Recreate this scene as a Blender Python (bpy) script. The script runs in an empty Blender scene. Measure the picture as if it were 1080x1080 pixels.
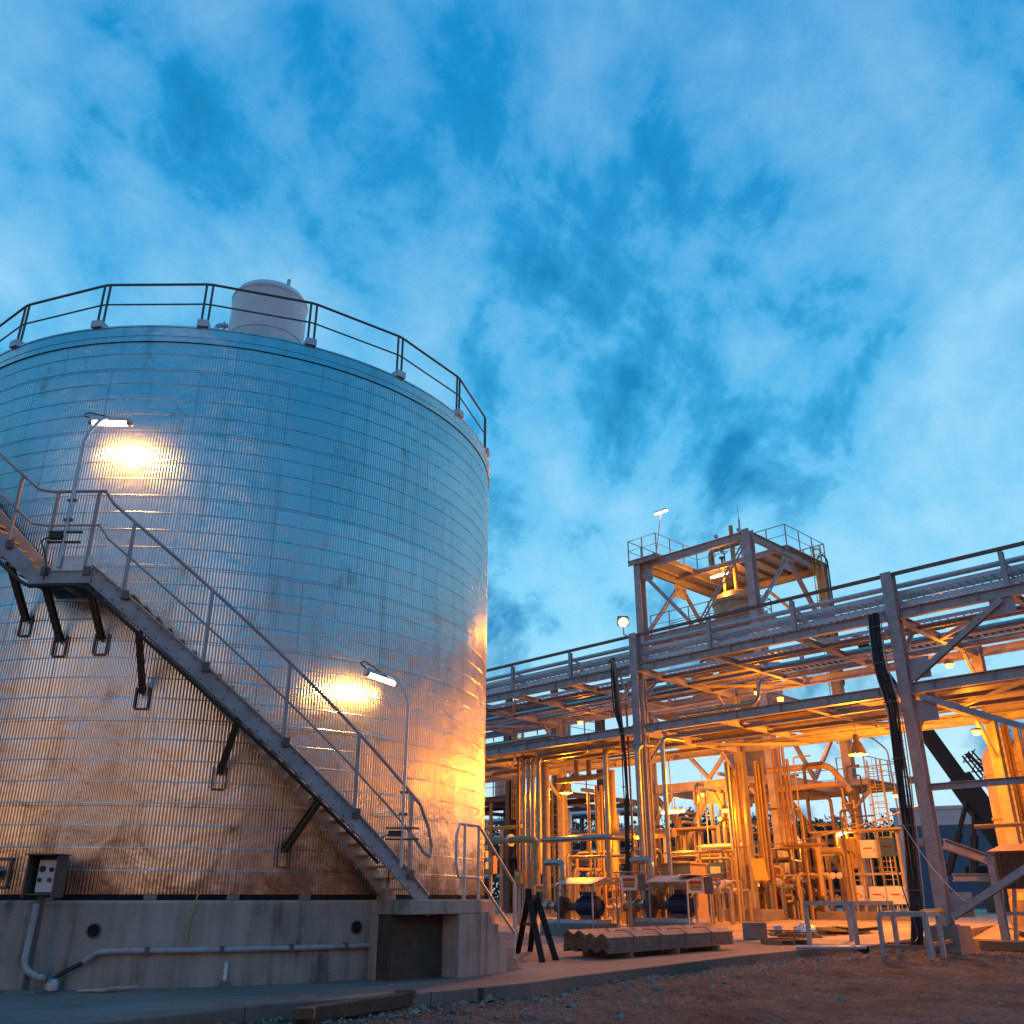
import bpy, math, random
from mathutils import Vector, Matrix, noise
R_ = math.radians
random.seed(7)
scene = bpy.context.scene
COL = scene.collection

# ------------------------------------------------------------------ camera
F = 960.0; TH = math.atan(406 / 960.0); CH = 1.6
cam = bpy.data.cameras.new('camera'); cam.sensor_width = 36; cam.lens = 36 * F / 1080
cam.clip_end = 5000; cam.clip_start = .1
camo = bpy.data.objects.new('camera', cam); COL.objects.link(camo)
camo.location = (0, 0, CH); camo.rotation_euler = (math.pi / 2 + TH, 0, 0)
scene.camera = camo

def ray(px, py):
    x = (px - 540) / F; y = -(py - 540) / F
    c, s = math.cos(TH), math.sin(TH)
    return (x, c - y * s, s + y * c)

# ------------------------------------------------------------------ frames
A45 = R_(44.7)
U = Vector((-math.sin(A45), math.cos(A45), 0)); N = Vector((U.y, -U.x, 0)); ZV = Vector((0, 0, 1))
P0 = Vector((14.11, 32.44, 0))
def W(s, w, z): return P0 + U * s + N * w + ZV * z        # plant frame: s along the rack, w away from the viewer
def PW(px, py, w):                                        # a picture point carried onto the vertical plane w
    r = ray(px, py); p = P0 + N * w
    t = (p.x * N.x + p.y * N.y) / (r[0] * N.x + r[1] * N.y)
    q = Vector((r[0] * t, r[1] * t, 0)) - P0
    return q.dot(U), w, CH + r[2] * t
def G(px, py, z=.2):
    r = ray(px, py); t = (z - CH) / r[2]
    return Vector((r[0] * t, r[1] * t, z))
def toSW(v):
    q = v - P0; return q.dot(U), q.dot(N)
def zf(w):                                                # process floor height
    return .2 if w < -3 else (.6 if w > 8 else .2 + .4 * (w + 3) / 11)
TC = Vector((-7.96, 24.22, 0)); TR = 7.26
def T(a, r, z): return Vector((TC.x + r * math.cos(R_(a)), TC.y + r * math.sin(R_(a)), z))

# ------------------------------------------------------------------ mesh builder
class MB:
    def __init__(self): self.v = []; self.f = []; self.s = []
    def add(self, vs, fs, smooth=False):
        b = len(self.v); self.v += [Vector(v) for v in vs]
        for f in fs: self.f.append([i + b for i in f]); self.s.append(smooth)
        return self
    def box(self, c, sx, sy, sz, X=Vector((1, 0, 0)), Y=Vector((0, 1, 0)), Z=ZV):
        c = Vector(c); vs = []
        for k in (-.5, .5):
            for j in (-.5, .5):
                for i in (-.5, .5): vs.append(c + X * (i * sx) + Y * (j * sy) + Z * (k * sz))
        return self.add(vs, [(0, 2, 3, 1), (4, 5, 7, 6), (0, 1, 5, 4), (2, 6, 7, 3), (0, 4, 6, 2), (1, 3, 7, 5)])
    def pbox(self, s0, s1, w0, w1, z0, z1):               # box in the plant frame
        return self.box(W((s0 + s1) / 2, (w0 + w1) / 2, (z0 + z1) / 2), abs(s1 - s0), abs(w1 - w0), z1 - z0, U, N, ZV)
    def extrude(self, prof, p, q, up=ZV, smooth=False):    # profile (x sideways, y along up) swept from p to q
        p, q = Vector(p), Vector(q); d = (q - p).normalized(); up = Vector(up)
        if abs(d.dot(up)) > .98: up = N if abs(d.dot(N)) < .9 else U
        side = d.cross(up).normalized(); upv = side.cross(d).normalized()
        n = len(prof); vs = []
        for e in (p, q):
            for x, y in prof: vs.append(e + side * x + upv * y)
        fs = [(i, (i + 1) % n, n + (i + 1) % n, n + i) for i in range(n)]
        self.add(vs, fs, smooth); self.add(vs, [tuple(range(n))[::-1], tuple(range(n, 2 * n))])
        return self
    def beam(self, p, q, a, b, up=ZV):
        return self.extrude([(-a / 2, -b / 2), (a / 2, -b / 2), (a / 2, b / 2), (-a / 2, b / 2)], p, q, up)
    def ib(self, p, q, h, b, up=ZV, t=.025):               # H section: h deep along up, flanges b wide
        h2, b2, w = h / 2, b / 2, t / 2
        pr = [(-b2, -h2), (b2, -h2), (b2, -h2 + t), (w, -h2 + t), (w, h2 - t), (b2, h2 - t), (b2, h2), (-b2, h2), (-b2, h2 - t), (-w, h2 - t), (-w, -h2 + t), (-b2, -h2 + t)]
        p, q = Vector(p), Vector(q)
        # three convex boxes in one sweep
        for sub in ([pr[0], pr[1], pr[2], pr[11]], [pr[10], pr[3], pr[4], pr[9]], [pr[8], pr[5], pr[6], pr[7]]): self.extrude(sub, p, q, up)
        return self
    def ang(self, p, q, a=.1, t=.015, up=ZV):              # angle iron
        self.extrude([(-a / 2, -a / 2), (a / 2, -a / 2), (a / 2, -a / 2 + t), (-a / 2, -a / 2 + t)], p, q, up)
        return self.extrude([(-a / 2, -a / 2 + t), (-a / 2 + t, -a / 2 + t), (-a / 2 + t, a / 2), (-a / 2, a / 2)], p, q, up)
    def tube(self, pts, r, n=8, bend=0, cap=True, nb=5):
        pts = [Vector(p) for p in pts]
        if bend > 0 and len(pts) > 2:
            o = [pts[0]]
            for i in range(1, len(pts) - 1):
                a, b, c = pts[i - 1], pts[i], pts[i + 1]
                l = min(bend, (a - b).length * .48, (c - b).length * .48)
                p, q = b + (a - b).normalized() * l, b + (c - b).normalized() * l
                for k in range(nb + 1):
                    t = k / nb; o.append(p * (1 - t) ** 2 + b * (2 * t * (1 - t)) + q * t * t)
            o.append(pts[-1]); pts = o
        d0 = (pts[1] - pts[0]).normalized()
        ref = ZV if abs(d0.z) < .9 else Vector((1, 0, 0))
        x = d0.cross(ref).normalized(); vs = []; m = len(pts)
        for i, p in enumerate(pts):
            if i == 0: d = d0
            elif i == m - 1: d = (pts[i] - pts[i - 1]).normalized()
            else:
                d = (pts[i + 1] - pts[i]).normalized() + (pts[i] - pts[i - 1]).normalized()
                d = d.normalized() if d.length > 1e-6 else (pts[i + 1] - pts[i]).normalized()
            x = (x - d * x.dot(d))
            x = x.normalized() if x.length > 1e-6 else d.orthogonal().normalized()
            y = d.cross(x)
            k = 1.0
            if 0 < i < m - 1:
                cs = (pts[i + 1] - pts[i]).normalized().dot((pts[i] - pts[i - 1]).normalized())
                k = min(1.5, 1 / max(.3, math.sqrt((1 + cs) / 2)))
            for j in range(n):
                a = 2 * math.pi * j / n; vs.append(p + x * (r * k * math.cos(a)) + y * (r * math.sin(a)))
        fs = [(i * n + j, i * n + (j + 1) % n, (i + 1) * n + (j + 1) % n, (i + 1) * n + j) for i in range(m - 1) for j in range(n)]
        self.add(vs, fs, n > 5)
        if cap: self.add(vs[:n] + vs[-n:], [tuple(range(n))[::-1], tuple(range(n, 2 * n))])
        return self
    def disc(self, c, axis, r, l, n=14):
        c = Vector(c); axis = Vector(axis).normalized()
        return self.tube([c - axis * l / 2, c + axis * l / 2], r, n)
    def lathe(self, prof, c, n=24, axis=ZV, smooth=True):  # prof = [(r, h)]
        c = Vector(c); axis = Vector(axis).normalized(); x = axis.orthogonal().normalized(); y = axis.cross(x); vs = []
        for r, h in prof:
            for j in range(n):
                a = 2 * math.pi * j / n; vs.append(c + axis * h + x * (r * math.cos(a)) + y * (r * math.sin(a)))
        fs = [(i * n + j, i * n + (j + 1) % n, (i + 1) * n + (j + 1) % n, (i + 1) * n + j) for i in range(len(prof) - 1) for j in range(n)]
        return self.add(vs, fs, smooth)
    def polar(self, a0, a1, r0, r1, z0, z1, n=None):        # block following the tank wall
        n = n or max(1, int(abs(a1 - a0) / 3)); vs = []
        for i in range(n + 1):
            a = a0 + (a1 - a0) * i / n
            vs += [T(a, r0, z0), T(a, r1, z0), T(a, r1, z1), T(a, r0, z1)]
        fs = []
        for i in range(n):
            b = 4 * i
            for k in range(4): fs.append((b + k, b + 4 + k, b + 4 + (k + 1) % 4, b + (k + 1) % 4))
        fs += [(0, 1, 2, 3), (4 * n + 3, 4 * n + 2, 4 * n + 1, 4 * n)]
        return self.add(vs, fs)
    def prism(self, poly, z0, z1):
        n = len(poly); vs = [(x, y, z0) for x, y in poly] + [(x, y, z1) for x, y in poly]
        return self.add(vs, [tuple(range(n))[::-1], tuple(range(n, 2 * n))] + [(i, (i + 1) % n, n + (i + 1) % n, n + i) for i in range(n)])
    def build(self, name, m, parent=None, bevel=0):
        inv = Matrix.Identity(4)
        if parent is not None: inv = WORLD.get(parent.name, Matrix.Identity(4)).inverted()
        me = bpy.data.meshes.new(name)
        me.from_pydata([inv @ v for v in self.v], [], self.f); me.update()
        me.polygons.foreach_set('use_smooth', self.s)
        me.materials.append(m)
        import bmesh
        bm = bmesh.new(); bm.from_mesh(me)
        if len(bm.verts) < 60000: bmesh.ops.remove_doubles(bm, verts=bm.verts, dist=1e-5)
        bmesh.ops.recalc_face_normals(bm, faces=bm.faces); bm.to_mesh(me); bm.free()
        if any(self.s): me.set_sharp_from_angle(angle=R_(38))
        o = bpy.data.objects.new(name, me); COL.objects.link(o)
        if parent is not None:
            o.parent = parent; WORLD[o.name] = WORLD.get(parent.name, Matrix.Identity(4))
        if bevel:
            b = o.modifiers.new('bevel', 'BEVEL'); b.width = bevel; b.segments = 2; b.limit_method = 'ANGLE'
        return o
WORLD = {}
def tag(o, label=None, cat=None, group=None, kind=None):
    if label: o['label'] = label
    if cat: o['category'] = cat
    if group: o['group'] = group
    if kind: o['kind'] = kind
    return o
ROTP = math.atan2(-U.y, -U.x)
def thing(name, loc, label, cat, group=None, rz=None):
    o = bpy.data.objects.new(name, None); COL.objects.link(o); o.empty_display_size = .3
    rz = ROTP if rz is None else rz
    o.location = loc; o.rotation_euler = (0, 0, rz)
    WORLD[o.name] = Matrix.Translation(Vector(loc)) @ Matrix.Rotation(rz, 4, 'Z')
    return tag(o, label, cat, group)

# ------------------------------------------------------------------ materials
def newmat(name):
    m = bpy.data.materials.new(name); m.use_nodes = True; nt = m.node_tree
    return m, nt, nt.nodes['Principled BSDF']
def node(nt, t, **kw):
    n = nt.nodes.new(t)
    for k, v in kw.items():
        if k in n.inputs: n.inputs[k].default_value = v
        else: setattr(n, k, v)
    return n
def mat(name, c, rough=.6, metal=0, c2=None, sc=3, amt=.5, bump=0, bsc=None, rvar=.12, stretch=None, spec=.5):
    m, nt, b = newmat(name); L = nt.links.new
    tc = node(nt, 'ShaderNodeTexCoord'); mp = node(nt, 'ShaderNodeMapping')
    if stretch: mp.inputs['Scale'].default_value = stretch
    L(tc.outputs['Object'], mp.inputs['Vector'])
    n1 = node(nt, 'ShaderNodeTexNoise', Scale=sc, Detail=8, Roughness=.65); L(mp.outputs[0], n1.inputs['Vector'])
    rp = node(nt, 'ShaderNodeValToRGB'); rp.color_ramp.elements[0].position = .35; rp.color_ramp.elements[1].position = .7
    c2 = c2 or tuple(x * .72 for x in c)
    rp.color_ramp.elements[0].color = (*c, 1); rp.color_ramp.elements[1].color = (*[a * (1 - amt) + d * amt for a, d in zip(c, c2)], 1)
    L(n1.outputs['Fac'], rp.inputs['Fac']); L(rp.outputs['Color'], b.inputs['Base Color'])
    mr = node(nt, 'ShaderNodeMapRange'); mr.inputs['To Min'].default_value = max(.03, rough - rvar); mr.inputs['To Max'].default_value = min(1, rough + rvar)
    L(n1.outputs['Fac'], mr.inputs['Value']); L(mr.outputs[0], b.inputs['Roughness'])
    b.inputs['Metallic'].default_value = metal; b.inputs['Specular IOR Level'].default_value = spec
    if bump:
        n2 = node(nt, 'ShaderNodeTexNoise', Scale=bsc or sc * 6, Detail=6); L(mp.outputs[0], n2.inputs['Vector'])
        bp = node(nt, 'ShaderNodeBump', Strength=bump, Distance=.02); L(n2.outputs['Fac'], bp.inputs['Height']); L(bp.outputs[0], b.inputs['Normal'])
    return m
def emit(name, c, st):
    m, nt, b = newmat(name)
    b.inputs['Base Color'].default_value = (*[min(1, x) for x in c], 1); b.inputs['Emission Color'].default_value = (*c, 1); b.inputs['Emission Strength'].default_value = st
    return m

M = {}
M['steel'] = mat('painted grey steel', (.45, .43, .455), .5, 0, (.25, .2, .18), 2.2, .7, .05)
def rust_runs(m):
    nt = m.node_tree; L = nt.links.new; b = nt.nodes['Principled BSDF']; src = b.inputs['Base Color'].links[0].from_socket
    tc = node(nt, 'ShaderNodeTexCoord'); mp = node(nt, 'ShaderNodeMapping'); mp.inputs['Scale'].default_value = (5, 5, .7); L(tc.outputs['Object'], mp.inputs['Vector'])
    n = node(nt, 'ShaderNodeTexNoise', Scale=1.3, Detail=8, Roughness=.7); L(mp.outputs[0], n.inputs['Vector'])
    r = node(nt, 'ShaderNodeValToRGB'); r.color_ramp.elements[0].position = .6; r.color_ramp.elements[1].position = .75; r.color_ramp.elements[1].color = (.65, .65, .65, 1); L(n.outputs['Fac'], r.inputs['Fac'])
    x = node(nt, 'ShaderNodeMix', data_type='RGBA'); x.inputs[7].default_value = (.15, .085, .05, 1); L(r.outputs['Color'], x.inputs[0]); L(src, x.inputs[6]); L(x.outputs[2], b.inputs['Base Color'])
rust_runs(M['steel'])
M['galv'] = mat('galvanised steel', (.6, .61, .63), .45, .5, (.42, .42, .44), 5, .7)
M['darksteel'] = mat('dark steel', (.12, .115, .12), .5, .3, (.2, .13, .09), 5, .5)
M['rail'] = mat('brown primed steel', (.2, .12, .1), .6, 0, (.12, .075, .06), 5, .6)
M['rust'] = mat('rusty steel', (.16, .1, .07), .75, .2, (.07, .05, .04), 6, .8, .1)
M['clad'] = mat('aluminium pipe cladding', (.45, .42, .38), .32, .9, (.25, .22, .19), 4, .7, .03)
M['pipe'] = mat('painted pipe', (.36, .32, .27), .45, .1, (.2, .15, .11), 3, .7)
M['pipeO'] = mat('primed pipe', (.3, .19, .115), .5, .1, (.13, .085, .055), 3, .7)
M['conc'] = mat('weathered concrete', (.30, .275, .26), .88, 0, (.17, .155, .15), 1.1, .9, .35, 24, .05)
M['conc2'] = mat('light concrete', (.29, .255, .225), .85, 0, (.15, .13, .115), 1.1, .9, .35, 22, .05)
M['white'] = mat('white coated metal', (.82, .82, .83), .4, 0, (.55, .54, .53), 2, .6)
M['cream'] = mat('cream coated metal', (.46, .33, .14), .45, 0, (.27, .18, .07), 2.5, .7)
M['tan'] = mat('tan cabinet paint', (.46, .32, .14), .5, 0, (.3, .2, .09), 2, .5)
M['black'] = mat('black rubber', (.018, .018, .02), .55, 0, (.035, .03, .03), 9, .6)
M['blackpaint'] = mat('black paint', (.014, .013, .013), .7, 0, (.035, .025, .02), 4, .6, spec=.2)
M['blue'] = mat('blue motor paint', (.018, .03, .085), .45, 0, (.012, .018, .04), 5, .6)
M['bluebox'] = mat('blue equipment paint', (.04, .09, .26), .5, 0, (.03, .08, .18), 3, .5)
M['red'] = mat('red paint', (.5, .05, .03), .5, 0, (.35, .04, .03), 5, .5)
M['yellow'] = mat('yellow paint', (.62, .43, .06), .55, 0, (.4, .26, .05), 6, .6)
M['wood'] = mat('weathered timber', (.3, .2, .12), .8, 0, (.16, .1, .06), 4, .8, .25, 30, .08, (1, 1, 6))
M['sheet'] = mat('stacked profiled sheet', (.24, .21, .185), .6, .2, (.12, .095, .08), 5, .8, .1)
M['foil'] = mat('crumpled foil wrap', (.75, .75, .77), .25, .9, (.5, .5, .52), 8, .6, .8, 14)
M['signtext'] = mat('sign lettering', (.03, .03, .03), .6)
M['bbody'] = mat('blue sheet cladding', (.035, .12, .21), .6, 0, (.028, .1, .18), .3, .5, .0, None, .05, (1, 1, .1))
M['bwhite'] = mat('pale sheet cladding', (.5, .54, .58), .6, 0, (.42, .46, .5), .3, .5)
M['crane'] = mat('dark crane steel', (.012, .013, .016), .6, 0, (.02, .02, .024), 2, .5)
M['leaf'] = mat('dark foliage', (.05, .075, .035), .7, 0, (.028, .045, .022), .8, 1)
M['bark'] = mat('bark', (.09, .065, .045), .9, 0, (.05, .04, .03), 5, .8, .4)
M['grate'] = mat('yellow stair tread', (.55, .4, .13), .6, .1, (.35, .24, .08), 8, .7, .1)
M['lens_o'] = emit('sodium lamp glass', (1, .55, .17), 5)
M['lens_w'] = emit('fluorescent tube glass', (1, .78, .5), 6)
M['lens_p'] = emit('white lamp glass', (1, .82, .66), 4)
M['lens_s'] = emit('small lamp glass', (1, .5, .14), 2.8)
def slab_mat():
    m = mat('jointed slab concrete', (.29, .255, .225), .85, 0, (.13, .112, .1), .9, 1, .4, 22, .05); nt = m.node_tree; L = nt.links.new; b = nt.nodes['Principled BSDF']; src = b.inputs['Base Color'].links[0].from_socket
    tc = node(nt, 'ShaderNodeTexCoord'); mp = node(nt, 'ShaderNodeMapping'); mp.inputs['Rotation'].default_value = (0, 0, .87); L(tc.outputs['Object'], mp.inputs['Vector'])
    br = node(nt, 'ShaderNodeTexBrick', offset=.0); L(mp.outputs[0], br.inputs['Vector'])
    for k, v in (('Scale', 1), ('Brick Width', 4.5), ('Row Height', 3.2), ('Mortar Size', .012), ('Mortar Smooth', .2)): br.inputs[k].default_value = v
    br.inputs['Color1'].default_value = (1, 1, 1, 1); br.inputs['Color2'].default_value = (.84, .83, .82, 1); br.inputs['Mortar'].default_value = (.25, .24, .23, 1)
    n = node(nt, 'ShaderNodeTexNoise', Scale=.45, Detail=9, Roughness=.72); L(tc.outputs['Object'], n.inputs['Vector'])
    r = node(nt, 'ShaderNodeValToRGB'); r.color_ramp.elements[0].position = .4; r.color_ramp.elements[0].color = (.55, .54, .53, 1); r.color_ramp.elements[1].position = .56; L(n.outputs['Fac'], r.inputs['Fac'])
    x = node(nt, 'ShaderNodeMix', data_type='RGBA', blend_type='MULTIPLY'); x.inputs[0].default_value = 1; L(src, x.inputs[6]); L(br.outputs['Color'], x.inputs[7])
    y = node(nt, 'ShaderNodeMix', data_type='RGBA', blend_type='MULTIPLY'); y.inputs[0].default_value = 1; L(x.outputs[2], y.inputs[6]); L(r.outputs['Color'], y.inputs[7]); L(y.outputs[2], b.inputs['Base Color'])
    return m
M['slab'] = slab_mat()
M['floor'] = mat('worn process floor', (.5, .41, .27), .8, 0, (.27, .21, .13), .8, 1, .3, 20, .06)
M['hole'] = mat('dark interior shade', (.012, .011, .011), .9)  # near-black colour that stands for the shade inside openings

# tank shell: bare aluminium sheets, panel to panel tint, stains, slight dents
def shell_mat(name, rough, seams):
    m, nt, b = newmat(name); L = nt.links.new
    tc = node(nt, 'ShaderNodeTexCoord'); sp = node(nt, 'ShaderNodeSeparateXYZ'); L(tc.outputs['Object'], sp.inputs[0])
    at = node(nt, 'ShaderNodeMath', operation='ARCTAN2'); L(sp.outputs['Y'], at.inputs[0]); L(sp.outputs['X'], at.inputs[1])
    ml = node(nt, 'ShaderNodeMath', operation='MULTIPLY'); ml.inputs[1].default_value = TR; L(at.outputs[0], ml.inputs[0])
    cb = node(nt, 'ShaderNodeCombineXYZ'); L(ml.outputs[0], cb.inputs['X']); L(sp.outputs['Z'], cb.inputs['Y'])
    n1 = node(nt, 'ShaderNodeTexNoise', Scale=.55, Detail=7, Roughness=.6); L(cb.outputs[0], n1.inputs['Vector'])
    mp = node(nt, 'ShaderNodeMapping'); mp.inputs['Scale'].default_value = (2.6, .28, 1); L(cb.outputs[0], mp.inputs['Vector'])
    n2 = node(nt, 'ShaderNodeTexNoise', Scale=1.0, Detail=6, Roughness=.6); L(mp.outputs[0], n2.inputs['Vector'])
    r2 = node(nt, 'ShaderNodeValToRGB'); r2.color_ramp.elements[0].position = .52; r2.color_ramp.elements[1].position = .78; L(n2.outputs['Fac'], r2.inputs['Fac'])
    br = node(nt, 'ShaderNodeTexBrick', offset=.37, squash=1); L(cb.outputs[0], br.inputs['Vector'])
    br.inputs['Scale'].default_value = 1; br.inputs['Brick Width'].default_value = 1.9; br.inputs['Row Height'].default_value = 1.5
    br.inputs['Mortar Size'].default_value = .007 if seams else 0; br.inputs['Color1'].default_value = (.6, .605, .61, 1); br.inputs['Color2'].default_value = (.52, .525, .535, 1); br.inputs['Mortar'].default_value = (.25, .24, .24, 1)
    br.inputs['Bias'].default_value = 0
    mx = node(nt, 'ShaderNodeMix', data_type='RGBA'); mx.inputs[7].default_value = (.36, .32, .29, 1)
    fm = node(nt, 'ShaderNodeMath', operation='MULTIPLY'); fm.inputs[1].default_value = .6; L(r2.outputs['Color'], fm.inputs[0])
    L(fm.outputs[0], mx.inputs[0]); L(br.outputs['Color'], mx.inputs[6])
    # splash dirt in blotches along the foot of the wall, and a few dark smears
    m4 = node(nt, 'ShaderNodeMapping'); m4.inputs['Scale'].default_value = (.9, .5, 1); L(cb.outputs[0], m4.inputs['Vector'])
    n4 = node(nt, 'ShaderNodeTexNoise', Scale=1.4, Detail=9, Roughness=.7); L(m4.outputs[0], n4.inputs['Vector'])
    zr = node(nt, 'ShaderNodeMapRange'); zr.inputs['From Min'].default_value = 0; zr.inputs['From Max'].default_value = 1.6; zr.inputs['To Min'].default_value = .16; zr.inputs['To Max'].default_value = -.07; L(sp.outputs['Z'], zr.inputs['Value'])
    a4 = node(nt, 'ShaderNodeMath', operation='ADD'); L(n4.outputs['Fac'], a4.inputs[0]); L(zr.outputs[0], a4.inputs[1])
    r4 = node(nt, 'ShaderNodeValToRGB'); r4.color_ramp.elements[0].position = .53; r4.color_ramp.elements[1].position = .66; r4.color_ramp.elements[1].color = (.75, .75, .75, 1); L(a4.outputs[0], r4.inputs['Fac'])
    m5 = node(nt, 'ShaderNodeMix', data_type='RGBA'); m5.inputs[7].default_value = (.2, .155, .125, 1); L(r4.outputs['Color'], m5.inputs[0]); L(mx.outputs[2], m5.inputs[6]); L(m5.outputs[2], b.inputs['Base Color'])
    mr = node(nt, 'ShaderNodeMapRange'); mr.inputs['To Min'].default_value = rough - .1; mr.inputs['To Max'].default_value = rough + .14
    L(n1.outputs['Fac'], mr.inputs['Value']); L(mr.outputs[0], b.inputs['Roughness'])
    b.inputs['Metallic'].default_value = 1
    n3 = node(nt, 'ShaderNodeTexNoise', Scale=1.5, Detail=3, Roughness=.5, Distortion=.4); L(cb.outputs[0], n3.inputs['Vector'])
    bp = node(nt, 'ShaderNodeBump', Strength=.42, Distance=.06); L(n3.outputs['Fac'], bp.inputs['Height']); L(bp.outputs[0], b.inputs['Normal'])
    return m
M['shell'] = shell_mat('corrugated aluminium', .25, True)
M['band'] = shell_mat('bright aluminium lap', .27, False)

# ring wall concrete with vertical run marks
def ringwall_mat():
    m, nt, b = newmat('run-stained concrete'); L = nt.links.new
    tc = node(nt, 'ShaderNodeTexCoord'); mp = node(nt, 'ShaderNodeMapping'); mp.inputs['Scale'].default_value = (3.2, 3.2, .25); L(tc.outputs['Object'], mp.inputs['Vector'])
    n1 = node(nt, 'ShaderNodeTexNoise', Scale=.8, Detail=8, Roughness=.6); L(tc.outputs['Object'], n1.inputs['Vector'])
    n2 = node(nt, 'ShaderNodeTexNoise', Scale=1.2, Detail=6, Roughness=.6); L(mp.outputs[0], n2.inputs['Vector'])
    ad = node(nt, 'ShaderNodeMath', operation='ADD'); L(n1.outputs['Fac'], ad.inputs[0]); L(n2.outputs['Fac'], ad.inputs[1])
    rp = node(nt, 'ShaderNodeValToRGB'); e = rp.color_ramp.elements; e[0].position = .38; e[1].position = .62
    e[0].color = (.16, .12, .095, 1); e[1].color = (.47, .39, .33, 1); x = e.new(.47); x.color = (.35, .285, .24, 1)
    hv = node(nt, 'ShaderNodeMath', operation='MULTIPLY'); hv.inputs[1].default_value = .5; L(ad.outputs[0], hv.inputs[0])
    L(hv.outputs[0], rp.inputs['Fac']); L(rp.outputs['Color'], b.inputs['Base Color']); b.inputs['Roughness'].default_value = .9
    n3 = node(nt, 'ShaderNodeTexNoise', Scale=30, Detail=6); L(tc.outputs['Object'], n3.inputs['Vector'])
    bp = node(nt, 'ShaderNodeBump', Strength=.4, Distance=.015); L(n3.outputs['Fac'], bp.inputs['Height']); L(bp.outputs[0], b.inputs['Normal'])
    return m
M['ringwall'] = ringwall_mat()
def gravel_mat():
    m, nt, b = newmat('gravel and dirt'); L = nt.links.new
    tc = node(nt, 'ShaderNodeTexCoord')
    n1 = node(nt, 'ShaderNodeTexNoise', Scale=.5, Detail=8, Roughness=.65); L(tc.outputs['Object'], n1.inputs['Vector'])
    v = node(nt, 'ShaderNodeTexVoronoi', Scale=22); L(tc.outputs['Object'], v.inputs['Vector'])
    n2 = node(nt, 'ShaderNodeTexNoise', Scale=9, Detail=8, Roughness=.75); L(tc.outputs['Object'], n2.inputs['Vector'])
    rp = node(nt, 'ShaderNodeValToRGB'); e = rp.color_ramp.elements; e[0].position = .35; e[0].color = (.04, .033, .028, 1); e[1].position = .64; e[1].color = (.21, .185, .165, 1)
    L(n1.outputs['Fac'], rp.inputs['Fac'])
    r2 = node(nt, 'ShaderNodeValToRGB'); e = r2.color_ramp.elements; e[0].position = .36; e[0].color = (.28, .28, .28, 1); e[1].position = .68; e[1].color = (1.5, 1.45, 1.38, 1)
    L(n2.outputs['Fac'], r2.inputs['Fac'])
    mx = node(nt, 'ShaderNodeMix', data_type='RGBA', blend_type='MULTIPLY'); mx.inputs[0].default_value = 1; L(rp.outputs['Color'], mx.inputs[6]); L(r2.outputs['Color'], mx.inputs[7])
    L(mx.outputs[2], b.inputs['Base Color']); b.inputs['Roughness'].default_value = .95
    ad = node(nt, 'ShaderNodeMath', operation='ADD'); L(v.outputs['Distance'], ad.inputs[0]); L(n2.outputs['Fac'], ad.inputs[1])
    bp = node(nt, 'ShaderNodeBump', Strength=1.0, Distance=.09); L(ad.outputs[0], bp.inputs['Height']); L(bp.outputs[0], b.inputs['Normal'])
    return m
M['gravel'] = gravel_mat()

# ------------------------------------------------------------------ world: dusk sky, cloud layer, warm glow added behind the viewer
w = bpy.data.worlds.new('World'); scene.world = w; w.use_nodes = True
nt = w.node_tree; L = nt.links.new; bg = nt.nodes['Background']
tc = node(nt, 'ShaderNodeTexCoord'); sp = node(nt, 'ShaderNodeSeparateXYZ'); L(tc.outputs['Generated'], sp.inputs[0])
def mth(op, a, b=None, clamp=False):
    n = node(nt, 'ShaderNodeMath', operation=op); n.use_clamp = clamp
    for i, x in enumerate((a, b)):
        if x is None: continue
        if isinstance(x, (int, float)): n.inputs[i].default_value = x
        else: L(x, n.inputs[i])
    return n.outputs[0]
def ramp(fac, els, interp='EASE'):
    n = node(nt, 'ShaderNodeValToRGB'); cr = n.color_ramp; cr.interpolation = interp
    cr.elements[0].position = els[0][0]; cr.elements[0].color = (*els[0][1], 1); cr.elements[1].position = els[-1][0]; cr.elements[1].color = (*els[-1][1], 1)
    for p, c in els[1:-1]: cr.elements.new(p).color = (*c, 1)
    L(fac, n.inputs['Fac']); return n.outputs['Color']
def mix(f, a, b, mode='MIX'):
    n = node(nt, 'ShaderNodeMix', data_type='RGBA', blend_type=mode)
    if isinstance(f, (int, float)): n.inputs[0].default_value = f
    else: L(f, n.inputs[0])
    for i, x in ((6, a), (7, b)):
        if isinstance(x, tuple): n.inputs[i].default_value = (*x, 1)
        else: L(x, n.inputs[i])
    return n.outputs[2]
X, Y, Z = sp.outputs
den = mth('ADD', mth('MAXIMUM', Z, 0.0), .75)
cb = node(nt, 'ShaderNodeCombineXYZ'); L(mth('DIVIDE', X, den), cb.inputs[0]); L(mth('DIVIDE', Y, den), cb.inputs[1])
def cloud(scale, det, rough, off, rot=0, sx=1, sy=1, dist=0):
    mp = node(nt, 'ShaderNodeMapping'); mp.inputs['Location'].default_value = (*off, 0); mp.inputs['Rotation'].default_value = (0, 0, rot); mp.inputs['Scale'].default_value = (sx, sy, 1)
    L(cb.outputs[0], mp.inputs['Vector'])
    n = node(nt, 'ShaderNodeTexNoise', Scale=scale, Detail=det, Roughness=rough, Distortion=dist); L(mp.outputs[0], n.inputs['Vector']); return n.outputs['Fac']
sky = node(nt, 'ShaderNodeTexSky', sky_type='NISHITA'); sky.sun_disc = False; sky.sun_elevation = R_(2); sky.sun_rotation = R_(200)
base = ramp(Z, [(0, (.70, .90, .96)), (.12, (.52, .82, .94)), (.27, (.20, .62, .90)), (.45, (.055, .43, .78)), (.75, (.008, .27, .63)), (1, (.02, .27, .6))], 'LINEAR')
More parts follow.
